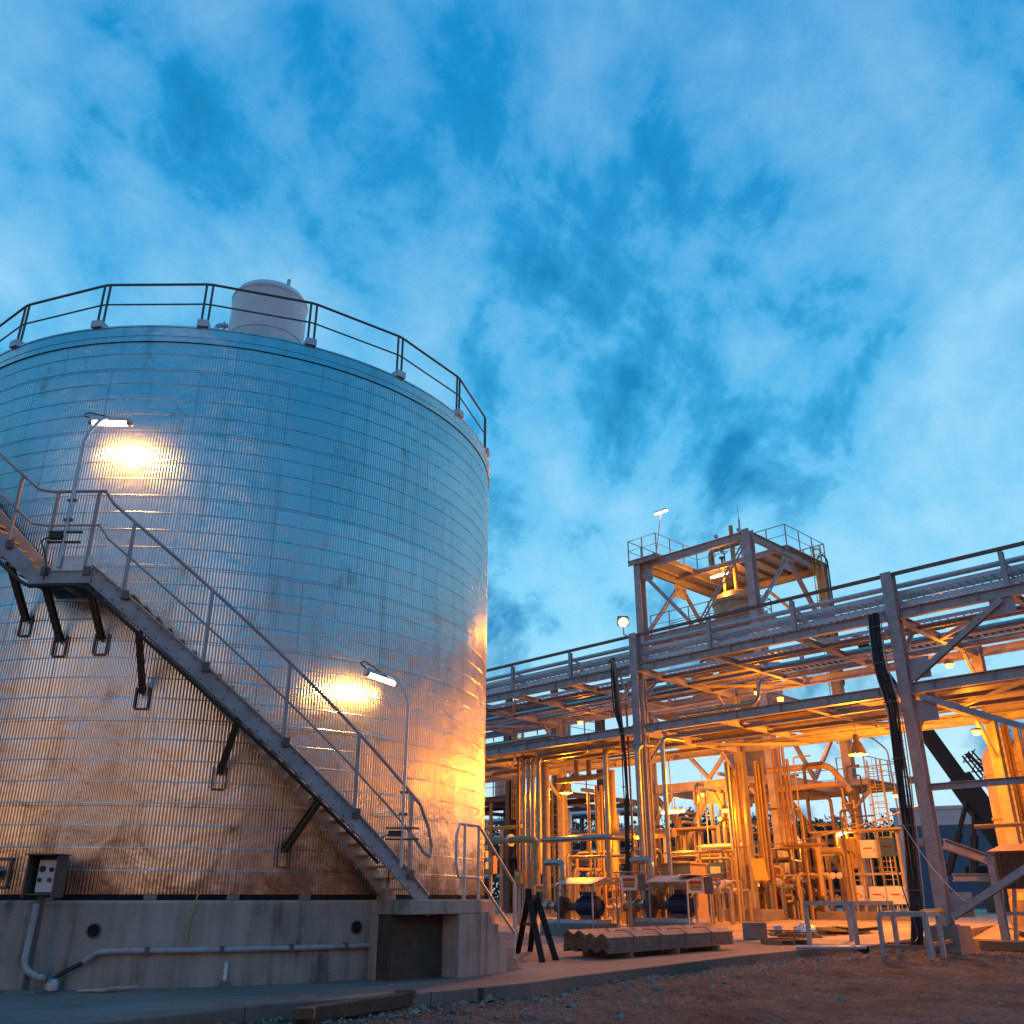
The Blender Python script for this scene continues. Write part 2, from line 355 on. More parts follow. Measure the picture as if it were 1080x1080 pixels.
skyd = mix(1.0, sky.outputs[0], (.1, .1, .1), 'MULTIPLY')
base = mix(.06, base, skyd)
f1 = cloud(5.6, 10, .57, (5.3, 2.9), -.5, 1.15, .85, .3)
f2 = cloud(2.2, 4, .5, (7.3, 4.4), -.5, 1.2, .7)
f3 = cloud(14, 9, .6, (1.3, 8.4), -.4, 1, .9, .3)
cov = mth('ADD', mth('ADD', mth('MULTIPLY', f1, .57), mth('MULTIPLY', f2, .17)), mth('MULTIPLY', f3, .26))
front = ramp(mth('MULTIPLY', mth('ADD', Y, .35), 1.0, True), [(0, (.12, .12, .12)), (.5, (1, 1, 1))])
pale = mth('MULTIPLY', mth('MULTIPLY', ramp(cov, [(.45, (0, 0, 0)), (.50, (.3, .3, .3)), (.62, (1, 1, 1))], 'LINEAR'), .85), front)
dark = mth('MULTIPLY', ramp(cov, [(.395, (1, 1, 1)), (.48, (0, 0, 0))], 'LINEAR'), .9)
pale = mth('MULTIPLY', pale, ramp(Z, [(.25, (.95, .95, .95)), (.78, (.42, .42, .42))], 'LINEAR'))
c = mix(pale, base, (.40, .70, .89))
c = mix(dark, c, (.008, .20, .45))
# warm horizon glow added behind the viewer, in place of unseen sodium lamps
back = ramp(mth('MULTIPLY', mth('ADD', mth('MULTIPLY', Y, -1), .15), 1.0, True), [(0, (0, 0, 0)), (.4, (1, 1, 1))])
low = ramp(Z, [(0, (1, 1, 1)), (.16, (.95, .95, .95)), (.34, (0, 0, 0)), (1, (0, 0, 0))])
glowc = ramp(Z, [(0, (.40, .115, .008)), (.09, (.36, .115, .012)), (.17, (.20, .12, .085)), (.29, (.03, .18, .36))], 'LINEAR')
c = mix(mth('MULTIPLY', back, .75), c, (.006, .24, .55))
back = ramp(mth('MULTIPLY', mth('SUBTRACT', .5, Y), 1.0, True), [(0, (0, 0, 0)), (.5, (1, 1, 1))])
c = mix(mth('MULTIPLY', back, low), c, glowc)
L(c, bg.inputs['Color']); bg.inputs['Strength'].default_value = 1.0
sun = bpy.data.lights.new('sun', 'SUN'); sun.energy = .16; sun.angle = R_(24); sun.color = (1, .58, .3)
suno = bpy.data.objects.new('sun', sun); COL.objects.link(suno)
suno.rotation_euler = (R_(80), 0, R_(-14))

def light(kind, name, loc, energy, color, size, parent=None, target=None, spot=None, sizey=None):
    l = bpy.data.lights.new(name, kind); l.energy = energy; l.color = color
    if kind == 'AREA':
        l.shape = 'RECTANGLE'; l.size = size; l.size_y = sizey or size
    else: l.shadow_soft_size = size
    if kind == 'SPOT': l.spot_size = R_(spot or 140); l.spot_blend = .5
    o = bpy.data.objects.new(name, l); COL.objects.link(o)
    mw = Matrix.Translation(loc)
    if target is not None: mw = mw @ (Vector(target) - Vector(loc)).to_track_quat('-Z', 'Y').to_matrix().to_4x4()
    o.matrix_world = mw
    if parent is not None:
        o.parent = parent; o.matrix_parent_inverse = WORLD[parent.name].inverted()
    return o
SOD = (1, .265, .004); WARM = (1, .42, .06)

# ------------------------------------------------------------------ ground
def fine(a, b, st, lo, hi):
    xs = [a + st * i for i in range(int((b - a) / st) + 1)]
    l, d = [], st
    x = a
    while x > lo: d *= 1.5; x -= d; l.append(x)
    r, d, x = [], st, xs[-1]
    while x < hi: d *= 1.5; x += d; r.append(x)
    return l[::-1] + xs + r
xs = fine(-9, 21, .14, -1500, 1500); ys = fine(6, 38, .14, -300, 3000)
def gz(x, y):
    z = noise.noise((x * .35, y * .35, 0)) * .06 + noise.noise((x * 1.7, y * 1.7, 3)) * .04 + noise.noise((x * 4.3, y * 4.3, 8)) * .028
    # old wheel tracks running along the slab edge
    d = (x * .78 - y * .62)
    z -= .09 * math.exp(-((d + 8.4) / .35) ** 2) + .08 * math.exp(-((d + 6.6) / .4) ** 2)
    return min(z, .06) - .02
g = MB(); nx = len(xs)
g.add([(x, y, gz(x, y)) for y in ys for x in xs], [(j * nx + i, j * nx + i + 1, (j + 1) * nx + i + 1, (j + 1) * nx + i) for j in range(len(ys) - 1) for i in range(nx - 1)], True)
tag(g.build('ground', M['gravel']), kind='structure')
edge = [(-1.6, 0, 0)]
EDGE = [G(*p) for p in ((124, 1077), (280, 1059), (433, 1048), (500, 1042), (560, 1036), (600, 1030), (700, 1018), (780, 1008), (860, 1000), (922, 996))]
poly = [(-30, 9.2), (-8, 10.6)] + [(v.x, v.y) for v in EDGE] + [(12.9, 33.9), (17.2, 37.2), (24, 60), (40, 120), (-60, 120), (-40, 30)]
sl = MB().prism(poly, -.3, .2)
tag(sl.build('pavement', M['slab'], bevel=.02), kind='structure')
fl = MB()
for sa, sb, rows in ((1.3, 64, [(-3, .204), (8, .604), (60, .61)]), (-34, 1.3, [(5.0, .19), (8, .604), (60, .61)])):
    fl.add([W(s, ww, z) for ww, z in rows for s in (sa, sb)], [(0, 1, 3, 2), (2, 3, 5, 4)])
fl.add([W(-34, 5, .19), W(1.3, 5, .19), W(1.3, 5, -.3), W(-34, 5, -.3)], [(0, 1, 2, 3)])
fl.add([W(1.3, -3, .204), W(1.3, 8, .604), W(1.3, 8, -.3), W(1.3, -3, -.3)], [(0, 1, 2, 3)])
tag(fl.build('process_floor', M['floor']), kind='structure')
# loose stones
st = MB(); rnd = random.Random(3)
def edge_y(x):
    for a, b in zip(EDGE, EDGE[1:]):
        if a.x <= x <= b.x: return a.y + (b.y - a.y) * (x - a.x) / (b.x - a.x)
    return 12.0 if x < 0 else 33.0
for i in range(9000):
    x = rnd.uniform(-4.5, 17); yy = edge_y(x)
    y = yy - abs(rnd.gauss(0, 2.6)) - .06 if rnd.random() < .75 else rnd.uniform(9, yy)
    if i % 90 == 0: y = yy - rnd.uniform(.05, .3)
    if y < 8: continue
    r = rnd.choice((.012, .016, .02, .03)) * rnd.uniform(.7, 1.4)
    if i % 90 == 0: r = rnd.uniform(.04, .085)
    if rnd.random() < .03: r *= 2.6
    z = gz(x, y); n = 5; a0 = rnd.random() * 6
    vs = [(x + r * rnd.uniform(.7, 1.3) * math.cos(a0 + k * 6.283 / n), y + r * rnd.uniform(.7, 1.3) * math.sin(a0 + k * 6.283 / n), z - r * .2 + r * .5 * (k % 2)) for k in range(n)] + [(x, y, z + r * rnd.uniform(.6, 1))]
    st.add(vs, [(k, (k + 1) % n, n) for k in range(n)])
tag(st.build('loose_stones', mat('loose stone', (.3, .25, .21), .9, 0, (.09, .075, .065), 2.5, 1)), 'loose brown stones scattered over the dirt along the slab edge', 'gravel', kind='stuff')

# ------------------------------------------------------------------ storage tank
HT = 13.24
tank = thing('storage_tank', (TC.x, TC.y, 1.6), 'huge round storage tank clad in corrugated silver sheets on a concrete ring', 'storage tank', rz=0)
NR = 760; per = 6; m = MB(); vs = []; rows_ = [1.64, 4.5, 7.5, 10.5, 12.85]
for z in rows_:
    for i in range(NR * per):
        a = 360 * i / (NR * per); r = TR + .0038 * math.sin(2 * math.pi * i / per); vs.append(T(a, r, z))
n = NR * per
m.add(vs, [(k * n + i, k * n + (i + 1) % n, (k + 1) * n + (i + 1) % n, (k + 1) * n + i) for k in range(len(rows_) - 1) for i in range(n)], True)
m.build('shell', M['shell'], tank)
m = MB(); NA = 240
for k in range(29):
    z = 12.53 - .375 * k
    jit = [.01 * noise.noise((i * .7, k * 3.1, 0)) for i in range(NA)]
    vs = []
    for (dr, dz) in ((.005, -.009), (.0095, -.008), (.0105, -.002), (.004, .012)):
        for i in range(NA): vs.append(T(360 * i / NA, TR + dr + jit[i] * .6, z + dz + jit[i]))
    m.add(vs, [(q * NA + i, q * NA + (i + 1) % NA, (q + 1) * NA + (i + 1) % NA, (q + 1) * NA + i) for q in range(3) for i in range(NA)], True)
m.build('lap_bands', M['band'], tank)
m = MB()
rp_ = [(TR + .02, 12.84), (TR + .032, 12.835), (TR + .03, 12.97), (TR + .04, 12.972), (TR + .04, 13.0), (TR + .03, 13.005), (TR + .03, HT - .04), (TR + .045, HT - .036), (TR + .045, HT), (TR - .1, HT + .01)]
for q in range(len(rp_) - 1): m.lathe(rp_[q:q + 2], (TC.x, TC.y, 0), 160)
m.build('rim_flashing', M['band'], tank)
MB().lathe([(TR - .1, HT - .01), (3.6, HT + .5), (.1, HT + .95)], (TC.x, TC.y, 0), 72).build('roof', M['galv'], tank)
MB().lathe([(TR - .02, 1.5), (TR - .02, 1.66)], (TC.x, TC.y, 0), 120).build('gap_shade_ring', M['hole'], tank)  # black ring painted as the shade in the gap under the shell
for k in range(18):
    a = -124 + k * 11.6 + random.uniform(-2, 2)
    if a > 80: break
    MB().polar(a, a + 1.7, TR - .1, TR + .03, 1.553, 1.635, 1).build('shim_block', M['conc2'], tank)
rl = MB(); pairs = [-118.5 + 18.6 * k for k in range(-4, 12)]
for z, r in ((HT + 1.2, .03), (HT + .66, .02)):
    pts = []
    for a in pairs: pts += [T(a - .55, TR - .03, z), T(a + .55, TR - .03, z)]
    rl.tube(pts, r, 8)
railo = rl.build('guard_rail', M['darksteel'], tank)
for a in pairs:
    for d in (-.55, .55):
        MB().tube([T(a + d, TR - .03, HT - .02), T(a + d, TR - .03, HT + 1.2)], .028, 8).build('rail_post', M['darksteel'], railo)
    MB().polar(a - 1.0, a + .9, TR - .18, TR + .1, HT + .002, HT + .17, 1).build('rail_foot', M['galv'], railo)
rt = Vector((-6.22, 19.5, HT + .2))
v = thing('roof_vessel', rt, 'small white round vessel with domed top behind the tank roof railing', 'vessel', rz=0)
MB().lathe([(.93, -.2), (.93, 2.12), (.95, 2.13), (.95, 2.19), (.92, 2.2), (.84, 2.36), (.62, 2.5), (.3, 2.58), (.001, 2.6)], rt, 40).build('body', M['white'], v)
MB().lathe([(.935, .95), (.95, .955), (.95, 1.0), (.935, 1.005)], rt, 40).build('seam_band', M['white'], v)
MB().tube([rt + Vector((-.93, -.2, 1.4)), rt + Vector((-1.2, -.26, 1.4)), rt + Vector((-1.2, -.26, .1))], .06, 8, .12).disc(rt + Vector((-1.02, -.22, 1.4)), Vector((1, .2, 0)), .11, .04).build('drain_pipe', M['galv'], v)
MB().tube([rt + Vector((.5, -.35, 2.4)), rt + Vector((.52, -.36, 2.7))], .05, 8).build('lifting_lug', M['galv'], v)

# ring wall with round drain holes
rw = thing('ring_wall', (TC.x, TC.y, .2), 'curved stained concrete ring wall under the silver tank with round drain holes', 'concrete wall', rz=0)
m = MB(); NB = 180
prof = [(TR - .6, .15), (7.54, .15), (7.54, 1.50), (7.50, 1.545), (TR - .6, 1.55)]
m.lathe(prof, (TC.x, TC.y, 0), NB); m.build('wall', M['ringwall'], rw)
for a in (-82.6, -47.9, -119, -10):
    o = MB(); c0 = T(a, 7.552, 1.08); ax = T(a, 1, 0) - T(a, 0, 0)
    o.disc(c0, ax, .098, .012, 20); o.build('drain_hole_shade', M['hole'], rw)  # flat black disc, the shade inside the hole as colour
    MB().lathe([(.1, -.01), (.1, .014), (.118, .014), (.118, -.01)], c0, 20, ax).build('drain_sleeve', M['darksteel'], rw)
# conduit fixed along the wall
cd = thing('wall_conduit', T(-60, 7.62, .77), 'long grey conduit pipe bracketed along the curved ring wall', 'conduit', rz=0)
pts = [T(-83.0, 7.66, .62), T(-81.5, 7.64, .76)] + [T(a, 7.6, .77) for a in range(-80, -44, 2)] + [T(-43.6, 7.6, .8), T(-43.2, 7.6, 1.0), T(-43.0, 7.6, 1.95)]
MB().tube(pts, .048, 10).build('pipe', M['steel'], cd)
for a in (-76, -67, -58, -50): MB().polar(a, a + .5, 7.545, 7.66, .71, .83, 1).build('clip', M['darksteel'], cd)
jb = T(-86, 7.75, .36)
j = thing('junction_valve', jb, 'small orange capped valve at the foot of the ring wall below the control post', 'valve', rz=0)
MB().lathe([(.0, 0), (.1, 0), (.11, .1), (.08, .17), (0, .18)], jb - ZV * .15, 14).build('body', M['galv'], j)
MB().lathe([(.05, .02), (.06, .1), (.03, .14), (0, .14)], jb + Vector((-.12, -.05, -.05)), 12).build('cap', M['pipeO'], j)
MB().tube([jb, jb + Vector((.1, .05, .1)), T(-83.1, 7.66, .6)], .035, 8, .1).build('hose', M['black'], j)
tag(MB().tube([T(-70.5, 7.6, 1.66), T(-70.7, 7.62, 1.5), T(-71.2, 7.58, 1.2), T(-71.3, 7.57, .9)], .014, 6).build('earth_strap', M['yellow']), 'thin yellow earth strap hanging over the ring wall edge', 'strap')
wp = T(-66, 7.62, .3)
o = thing('drain_stub', wp, 'short pale plastic stub standing at the base of the ring wall', 'pipe stub', rz=0)
MB().tube([wp, wp + ZV * .28], .03, 8).build('pipe', M['white'], o); MB().disc(wp - ZV * .05, ZV, .07, .1).build('foot', M['conc2'], o)
dp = T(-79.5, 8.0, .205)
o = MB(); 
for k in range(5): o.box(dp + Vector((k * .12 - .2, random.uniform(-.05, .05), .02 + .012 * k)), .45, .08, .015, Vector((math.cos(.2 * k), math.sin(.2 * k), 0)), Vector((-math.sin(.2 * k), math.cos(.2 * k), 0)))
tag(o.build('scrap_strips', M['galv']), 'flat bluish metal offcuts lying on the pavement by the ring wall', 'scrap')

# pedestal control box
bx = T(-88.4, 7.95, 0)
cbx = thing('control_station', Vector((bx.x, bx.y, .2)), 'dark hooded push-button control box on a bent post before the ring wall', 'control box', rz=0)
ax = (T(-88.4, 1, 0) - T(-88.4, 0, 0)).normalized(); sd = ZV.cross(ax)
ax2 = (ax + Vector((-.12, 0, 0))).normalized(); sd2 = ZV.cross(ax2)
c0 = bx + ZV * 1.92
h = MB(); th = .02; wd, hh, dp_ = .5, .66, .34
h.box(c0 - ax2 * (dp_ / 2), wd, th, hh, sd2, ax2); h.box(c0 - sd2 * wd / 2, th, dp_, hh, sd2, ax2); h.box(c0 + sd2 * wd / 2, th, dp_, hh, sd2, ax2)
h.box(c0 + ZV * hh / 2 + ax2 * .04, wd + .06, dp_ + .1, th, sd2, ax2); h.box(c0 - ZV * (hh / 2 - .05), wd, dp_ * .6, th, sd2, ax2)
h.build('hood', M['darksteel'], cbx)
pc = c0 - ax2 * .06
pl_ = MB().box(pc, .32, .1, .5, sd2, ax2).build('button_plate', M['white'], cbx, .008)
for dx, dz, mm, rr in ((-.08, .11, 'black', .05), (.08, .1, 'signtext', .035), (-.1, -.06, 'black', .032), (.07, -.06, 'red', .038)):
    MB().disc(pc + ax2 * .06 + sd2 * dx + ZV * dz, ax2, rr, .035).build('button', M[mm], pl_)
MB().box(pc + ax2 * .052 + sd2 * .08 + ZV * .19, .1, .004, .025, sd2, ax2).build('name_plate', M['galv'], pl_)
MB().box(pc + ax2 * .052 + sd2 * -.01 - ZV * .19, .08, .004, .02, sd2, ax2).build('name_plate', M['galv'], pl_)
MB().beam(bx + ZV * .2, bx + ZV * 1.62, .09, .09).build('post', M['darksteel'], cbx)
MB().tube([bx + ax * .1 - sd * .02 + ZV * 1.5, bx + ax * .1 - sd * .05 + ZV * .55, bx + ax * .1 + sd * .22 + ZV * .42, bx + ax * .1 + sd * .32 + ZV * .42], .05, 10, .16).build('conduit', M['steel'], cbx)
MB().box(bx + ZV * .215, .5, .4, .03, sd, ax).build('base_plate', M['conc'], cbx)
# sampling valve on the shell at the far left
sv = T(-97.8, TR + .06, 1.98)
o = thing('shell_valve', sv, 'round valve on a square frame fixed to the tank shell above the ring wall', 'valve', rz=0)
ax = (T(-97.8, 1, 0) - T(-97.8, 0, 0)).normalized(); sd = ZV.cross(ax)
fr = MB()
for q in (-1, 1): fr.box(sv + sd * .26 * q, .04, .05, .5, sd, ax); fr.box(sv + ZV * .23 * q, .48, .05, .04, sd, ax)
fr.build('frame', M['darksteel'], o)
MB().tube([sv, sv + ax * .16], .06, 10).build('stem', M['darksteel'], o); MB().lathe([(.0, .14), (.12, .14), (.14, .18), (.12, .22), (0, .24)], sv, 16, ax).build('body', M['galv'], o)

# concrete landing and steps
cs = thing('concrete_steps', T(-38, 8.0, .2), 'concrete landing block with a dark niche and steps down its right side', 'steps', rz=0)
m = MB()
a0, a1 = -46.6, -31.6; r0, r1 = 7.545, 8.62
m.polar(a0 + .9, a1, r0, r1, 1.3, 1.55, 8)
m.polar(-45.7, -45.4, r0, r0 + .25, .19, 1.297, 1); m.polar(-36.2, a1, r0, r1 - .005, .19, 1.297, 3)
m.build('landing', M['ringwall'], cs, .015)
MB().polar(-45.39, -36.21, r0 + .003, 8.2, .2, 1.296, 4).build('niche_shade_fill', M['bark'], cs)  # dark brown block standing in for the shade inside the niche
for k in range(6):
    b0 = a1 + .01 + 2.35 * k
    MB().polar(b0, b0 + 2.34, r0, r1 - .003, .19, 1.55 - .225 * (k + 1), 1).build('step', M['ringwall'], cs, .012)

# ------------------------------------------------------------------ stair on the tank
RI, RO = TR + .14, 8.3
def hz(a): return 7.2 + (-88.5 - a) * .1165 if a > -88.5 else (7.2 if a > -96 else 7.2 + (-96 - a) * .1165)
stair = thing('tank_stair', T(-41, 7.9, 1.55), 'steel stair curving up the side of the silver tank with dark grey stringers', 'stair', rz=0)
def helix(a0, a1, st): 
    n = max(1, int(abs(a1 - a0) / st)); return [a0 + (a1 - a0) * i / n for i in range(n + 1)]
def stringer(r, a0, a1, off0, off1, name, th=.03, st=1.2):
    m = MB(); vs = []; aa = helix(a0, a1, st)
    for a in aa:
        z = hz(a); vs += [T(a, r, z + off0), T(a, r + th, z + off0), T(a, r + th, z + off1), T(a, r, z + off1)]
    n = len(aa); fs = []
    for i in range(n - 1):
        for k in range(4): fs.append((4 * i + k, 4 * i + 4 + k, 4 * i + 4 + (k + 1) % 4, 4 * i + (k + 1) % 4))
    fs += [(0, 1, 2, 3), tuple(4 * (n - 1) + k for k in (3, 2, 1, 0))]
    m.add(vs, fs); return m.build(name, M['steel'], stair)
A_FOOT = -40.2
for r in (RI, RO):
    so = stringer(r, A_FOOT, -88.5, -.30, .08, 'stringer')
    if r == RO:
        for d in (-.3, .05):
            fm = MB()
            aa = helix(A_FOOT, -88.5, 1.2)
            fm.tube([T(a, r + .05, hz(a) + d) for a in aa], .022, 6); fm.build('stringer_flange', M['steel'], so)
        bolts = MB()
        for a in helix(-42, -88, 1.45):
            for dz in (-.02, -.2): bolts.disc(T(a - (.4 if dz < -.1 else 0), r + .04, hz(a) + dz), T(a, 1, 0) - T(a, 0, 0), .014, .03, 6)
        bolts.build('bolt_heads', M['darksteel'], so)
    stringer(r, -96.5, -124, -.30, .08, 'stringer')
# landing
m = MB(); m.polar(-88.5, -96.5, RI, RO + .03, 7.06, 7.12); m.polar(-88.5, -96.5, RO, RO + .06, 6.90, 7.2); m.polar(-88.5, -96.5, RI, RI + .04, 6.90, 7.055)
for a in (-89, -92.5, -96): m.polar(a, a - .5, RI + .05, RO - .01, 6.92, 7.057, 1)
m.build('landing', M['steel'], stair)
MB().polar(-88.6, -93.6, RO + .065, RO + .085, 7.13, 7.42).build('kick_plate', M['galv'], stair)
NT = 26
for k in range(NT):
    z = 1.75 + k * (6.92 - 1.75) / NT; a = A_FOOT - .5 - (z - 1.62) / .1165 * .985
    MB().polar(a + 1.0, a - 1.1, RI + .033, RO - .004, z - .03, z, 1).build('tread', M['grate'], stair)
for k in range(12):
    z = 7.12 + k * .2; a = -97.2 - (z - 7.12) / .1165
    MB().polar(a + 1.0, a - 1.1, RI + .033, RO - .004, z - .03, z, 1).build('tread', M['grate'], stair)
# struts carrying the stair off the shell
for a, z0, at, zt in ((-101.4, 6.53, -100.4, 7.42), (-95.1, 6.1, -94.6, 6.92), (-88.9, 6.13, -88.9, 6.92), (-81.7, 5.12, -81.7, 6.02), (-69.5, 3.72, -68.4, 4.55), (-59.1, 2.4, -57.4, 3.2), (-112, 7.9, -111, 8.6)):
    b = MB(); b.ib(T(a, TR + .05, z0), T(at, RO - .05, zt), .12, .1); bo = b.build('strut', M['rust'], stair)
    c = MB()
    for q in (-.95, .95): c.polar(a + q - .12, a + q + .12, TR + .02, TR + .06, z0 - .28, z0 + .1, 1)
    c.polar(a - .95, a + .95, TR + .02, TR + .055, z0 - .31, z0 - .285, 1); c.build('clip_frame', M['darksteel'], bo)
MB().tube([T(a, RO + .09, hz(a) - .42) for a in helix(-49, -88.5, 1.2)] + [T(a, RO + .09, 6.84) for a in (-90, -93, -96)] + [T(a, RO + .09, hz(a) - .42) for a in helix(-97.5, -124, 1.2)], .035, 8).build('cable_duct', M['black'], stair)
# handrail
RH = RO + .06; HH = 1.42
def rail(off, r, a_end):
    pts = [T(a, RH, hz(a) + off) for a in helix(a_end, -87.2, 1.5)] + [T(a, RH, 7.2 + off + .12) for a in (-88.6, -92, -95.4)] + [T(a, RH, hz(a) + off) for a in helix(-97.6, -124, 1.5)]
    return pts
top = rail(HH, .03, -42.4); mid = rail(.72, .022, -43.4)
loop = [mid[0] + Vector((0, 0, 0)), T(-41.6, RH, hz(-41.6) + .66), T(-40.4, RH, hz(-40.4) + .72), T(-40.1, RH, hz(-40.1) + .95), T(-40.8, RH, hz(-40.8) + 1.2)]
hr = MB().tube(loop[:1] + loop[1:] + top, .032, 8).build('handrail', M['steel'], stair)
MB().tube(mid, .022, 8).build('mid_rail', M['steel'], hr)
for a in (-44.0, -52.8, -62.8, -73.4, -84.2, -89.4, -94.8, -100.5, -109, -118):
    zb = hz(a) if not (-97 < a < -88.4) else 7.15
    pst = MB().beam(T(a, RH, zb - .02), T(a, RH, hz(a) + HH + (.1 if -97 < a < -88 else 0)), .055, .055, T(a, 1, 0) - T(a, 0, 0)).build('rail_post', M['steel'], hr)
    MB().polar(a - .1, a + .75, RO + .033, RH + .04, zb - .1, zb + .06, 1).build('post_shoe', M['darksteel'], pst)
# lamps on the tank
def tank_lamp(a_p, zb, zt, a_t0, a_t1, zl0, zl1, rl, label):
    base = T(a_p, RH + .05, zb); t = thing('tube_lamp', base, label, 'lamp', rz=0)
    topp = T(a_p, RH + .05, zt); am = (a_t0 + a_t1) / 2; zm = (zl0 + zl1) / 2
    head = T(am, rl, zm + .12)
    MB().tube([base, topp, topp + (head - topp) * .55 + ZV * .16, head], .035, 10, .2).build('pole', M['galv'], t)
    p, q = T(a_t0, rl, zl0), T(a_t1, rl, zl1); ax = T(am, 1, 0) - T(am, 0, 0)
    hs = MB(); hs.beam(p + ZV * .07, q + ZV * .07, .16, .08); hs.disc(p + ZV * .03, q - p, .075, .08); hs.disc(q + ZV * .03, q - p, .075, .08); hs.build('housing', M['galv'], t)
    MB().tube([p + (q - p) * .05 - ZV * .01, p + (q - p) * .95 - ZV * .01], .045, 10).build('tube', M['lens_w'], t)
    for dz in (.35, .75):
        MB().box(base + ZV * (dz + .6), .16, .05, .05).build('clamp', M['darksteel'], t)
    b2 = base + ZV * .62
    MB().box(b2 + ZV * .08, .62, .06, .03).build('bracket_bar', M['rust'], t); MB().box(b2 - ZV * .12, .62, .06, .03).build('bracket_bar', M['rust'], t)
    MB().box(b2 + Vector((-.14, -.03, -.02)), .22, .1, .1).build('junction_box', M['black'], t)
    MB().tube([b2 + Vector((-.2, -.05, -.02)), b2 + Vector((-.42, -.05, -.1)), b2 + Vector((-.3, -.04, -.3)), base + Vector((-.2, -.04, .0)), base + Vector((-.22, -.02, -.25))], .014, 6, .1).build('cable', M['black'], t)
    MB().tube([p + ZV * .1, p - (q - p) * .25 + ZV * .16, p - (q - p) * .1 + ZV * .24, head], .014, 6, .1).build('cable', M['black'], t)
    tan = (q - p).normalized()
    light('AREA', 'lamp_light', (p + q) / 2 - ZV * .06 - ax * .03, 130, WARM, .9, t, T(am, TR, zm - .32), sizey=.06)
    return t
tank_lamp(-92.6, 7.18, 9.9, -94.1, -88.4, 10.45, 10.42, 7.95, 'lit tube lamp on a tall bent pole at the stair landing, higher on the tank')
tank_lamp(-45.6, 2.1, 5.25, -50.6, -45.4, 5.72, 5.62, 7.95, 'lit tube lamp on a bent pole near the foot of the tank stair')
# rail beside the concrete steps
rs = thing('step_railing', T(-30, 8.5, 1.55), 'grey tubular railing with rounded end beside the concrete steps', 'railing', rz=0)
RS = 8.5
def sz(a): return 1.55 - max(0, (a + 31)) * .0957
tp = [T(-35.6, RS, 1.95), T(-36.2, RS, 2.2), T(-36.2, RS, 2.75), T(-35.6, RS, 2.95), T(-31.2, RS, 2.95), T(-30.6, RS, 2.9), T(-19.5, RS, 1.86), T(-19, RS, 1.75), T(-19, RS, .9)]
MB().tube(tp, .03, 8).build('top_rail', M['galv'], rs)
MB().tube([T(-35.6, RS, 1.96), T(-31.2, RS, 1.96), T(-30.6, RS, 1.9), T(-19.3, RS, .88)], .03, 8).build('mid_rail', M['galv'], rs)
for a, z0, z1 in ((-34.4, 1.55, 2.95), (-31.1, 1.55, 2.95), (-19.6, .43, 1.9)): MB().tube([T(a, RS, z0), T(a, RS, z1)], .03, 8).build('rail_post', M['galv'], rs)

# drain channel plank at the slab edge
a, b = G(318, 1069, .1), G(432, 1054, .1)
t = thing('edge_plank', (a + b) / 2, 'dark broken timber plank lying along the slab edge before the tank', 'plank', rz=0)
MB().beam(a + Vector((0, -.1, -.02)), b + Vector((0, -.1, .02)), .22, .2).build('plank', M['bark'], t, .02)
MB().box(a + Vector((.06, -.16, .02)), .3, .14, .14).build('bracket', M['rust'], t, .01); MB().box(b + Vector((-.05, -.14, .1)), .34, .16, .1).build('bracket', M['rust'], t, .01)

# ------------------------------------------------------------------ pipe rack
rack = thing('pipe_rack', W(0, 0, .2), 'long grey two-level steel pipe rack carrying cable trays and pipes', 'pipe rack')
SS = [-12, 0, 12, 24, 36]
for s in SS:
    for ww in (0, 8):
        zb = .78 if ww == 0 and s == 0 else zf(ww) + .5
        c = MB().ib(W(s, ww, zb), W(s, ww, 12.8), .42, .40, N).build('column', M['steel'], rack)
        MB().pbox(s - .3, s + .3, ww - .3, ww + .3, zb - .03, zb).build('base_plate', M['darksteel'], c)
        if ww == 0:
            for z in (3.2, 5.2, 7.6, 10.4): MB().pbox(s + .2, s + .34, -.3, -.05, z, z + .22).build('cleat', M['steel'], c)
        p = thing('concrete_pedestal', W(s, ww, zb - .5), 'x', 'pedestal')
        p['label'] = {(0, 0): 'rough concrete pedestal under the rack column standing in the dirt', (12, 8): 'wide orange-lit concrete pedestal under the dark column behind the vertical pipes'}.get((s, ww), 'low concrete pedestal under a far column of the pipe rack')
        if (s, ww) not in ((0, 0), (12, 8)): p['group'] = 'rack column pedestals'
        q = 1.0 if (s, ww) == (12, 8) else .55
        MB().pbox(s - q, s + q, ww - q, ww + q, -.25 if (ww == 0 and s <= 0) else zf(ww) - .02, zb - .032).build('block', M['conc'], p, .03)
bays = [(-16, -12), (-12, 0), (0, 12), (12, 24), (24, 36), (36, 44)]
for (s0, s1) in bays:
    for ww in (0, 8):
        MB().ib(W(s0 + .22, ww, 11.18), W(s1 - .22, ww, 11.18), .36, .22).build('girder', M['steel'], rack)
        MB().ib(W(s0 + .22, ww, 8.44), W(s1 - .22, ww, 8.44), .38, .22).build('girder', M['steel'], rack)
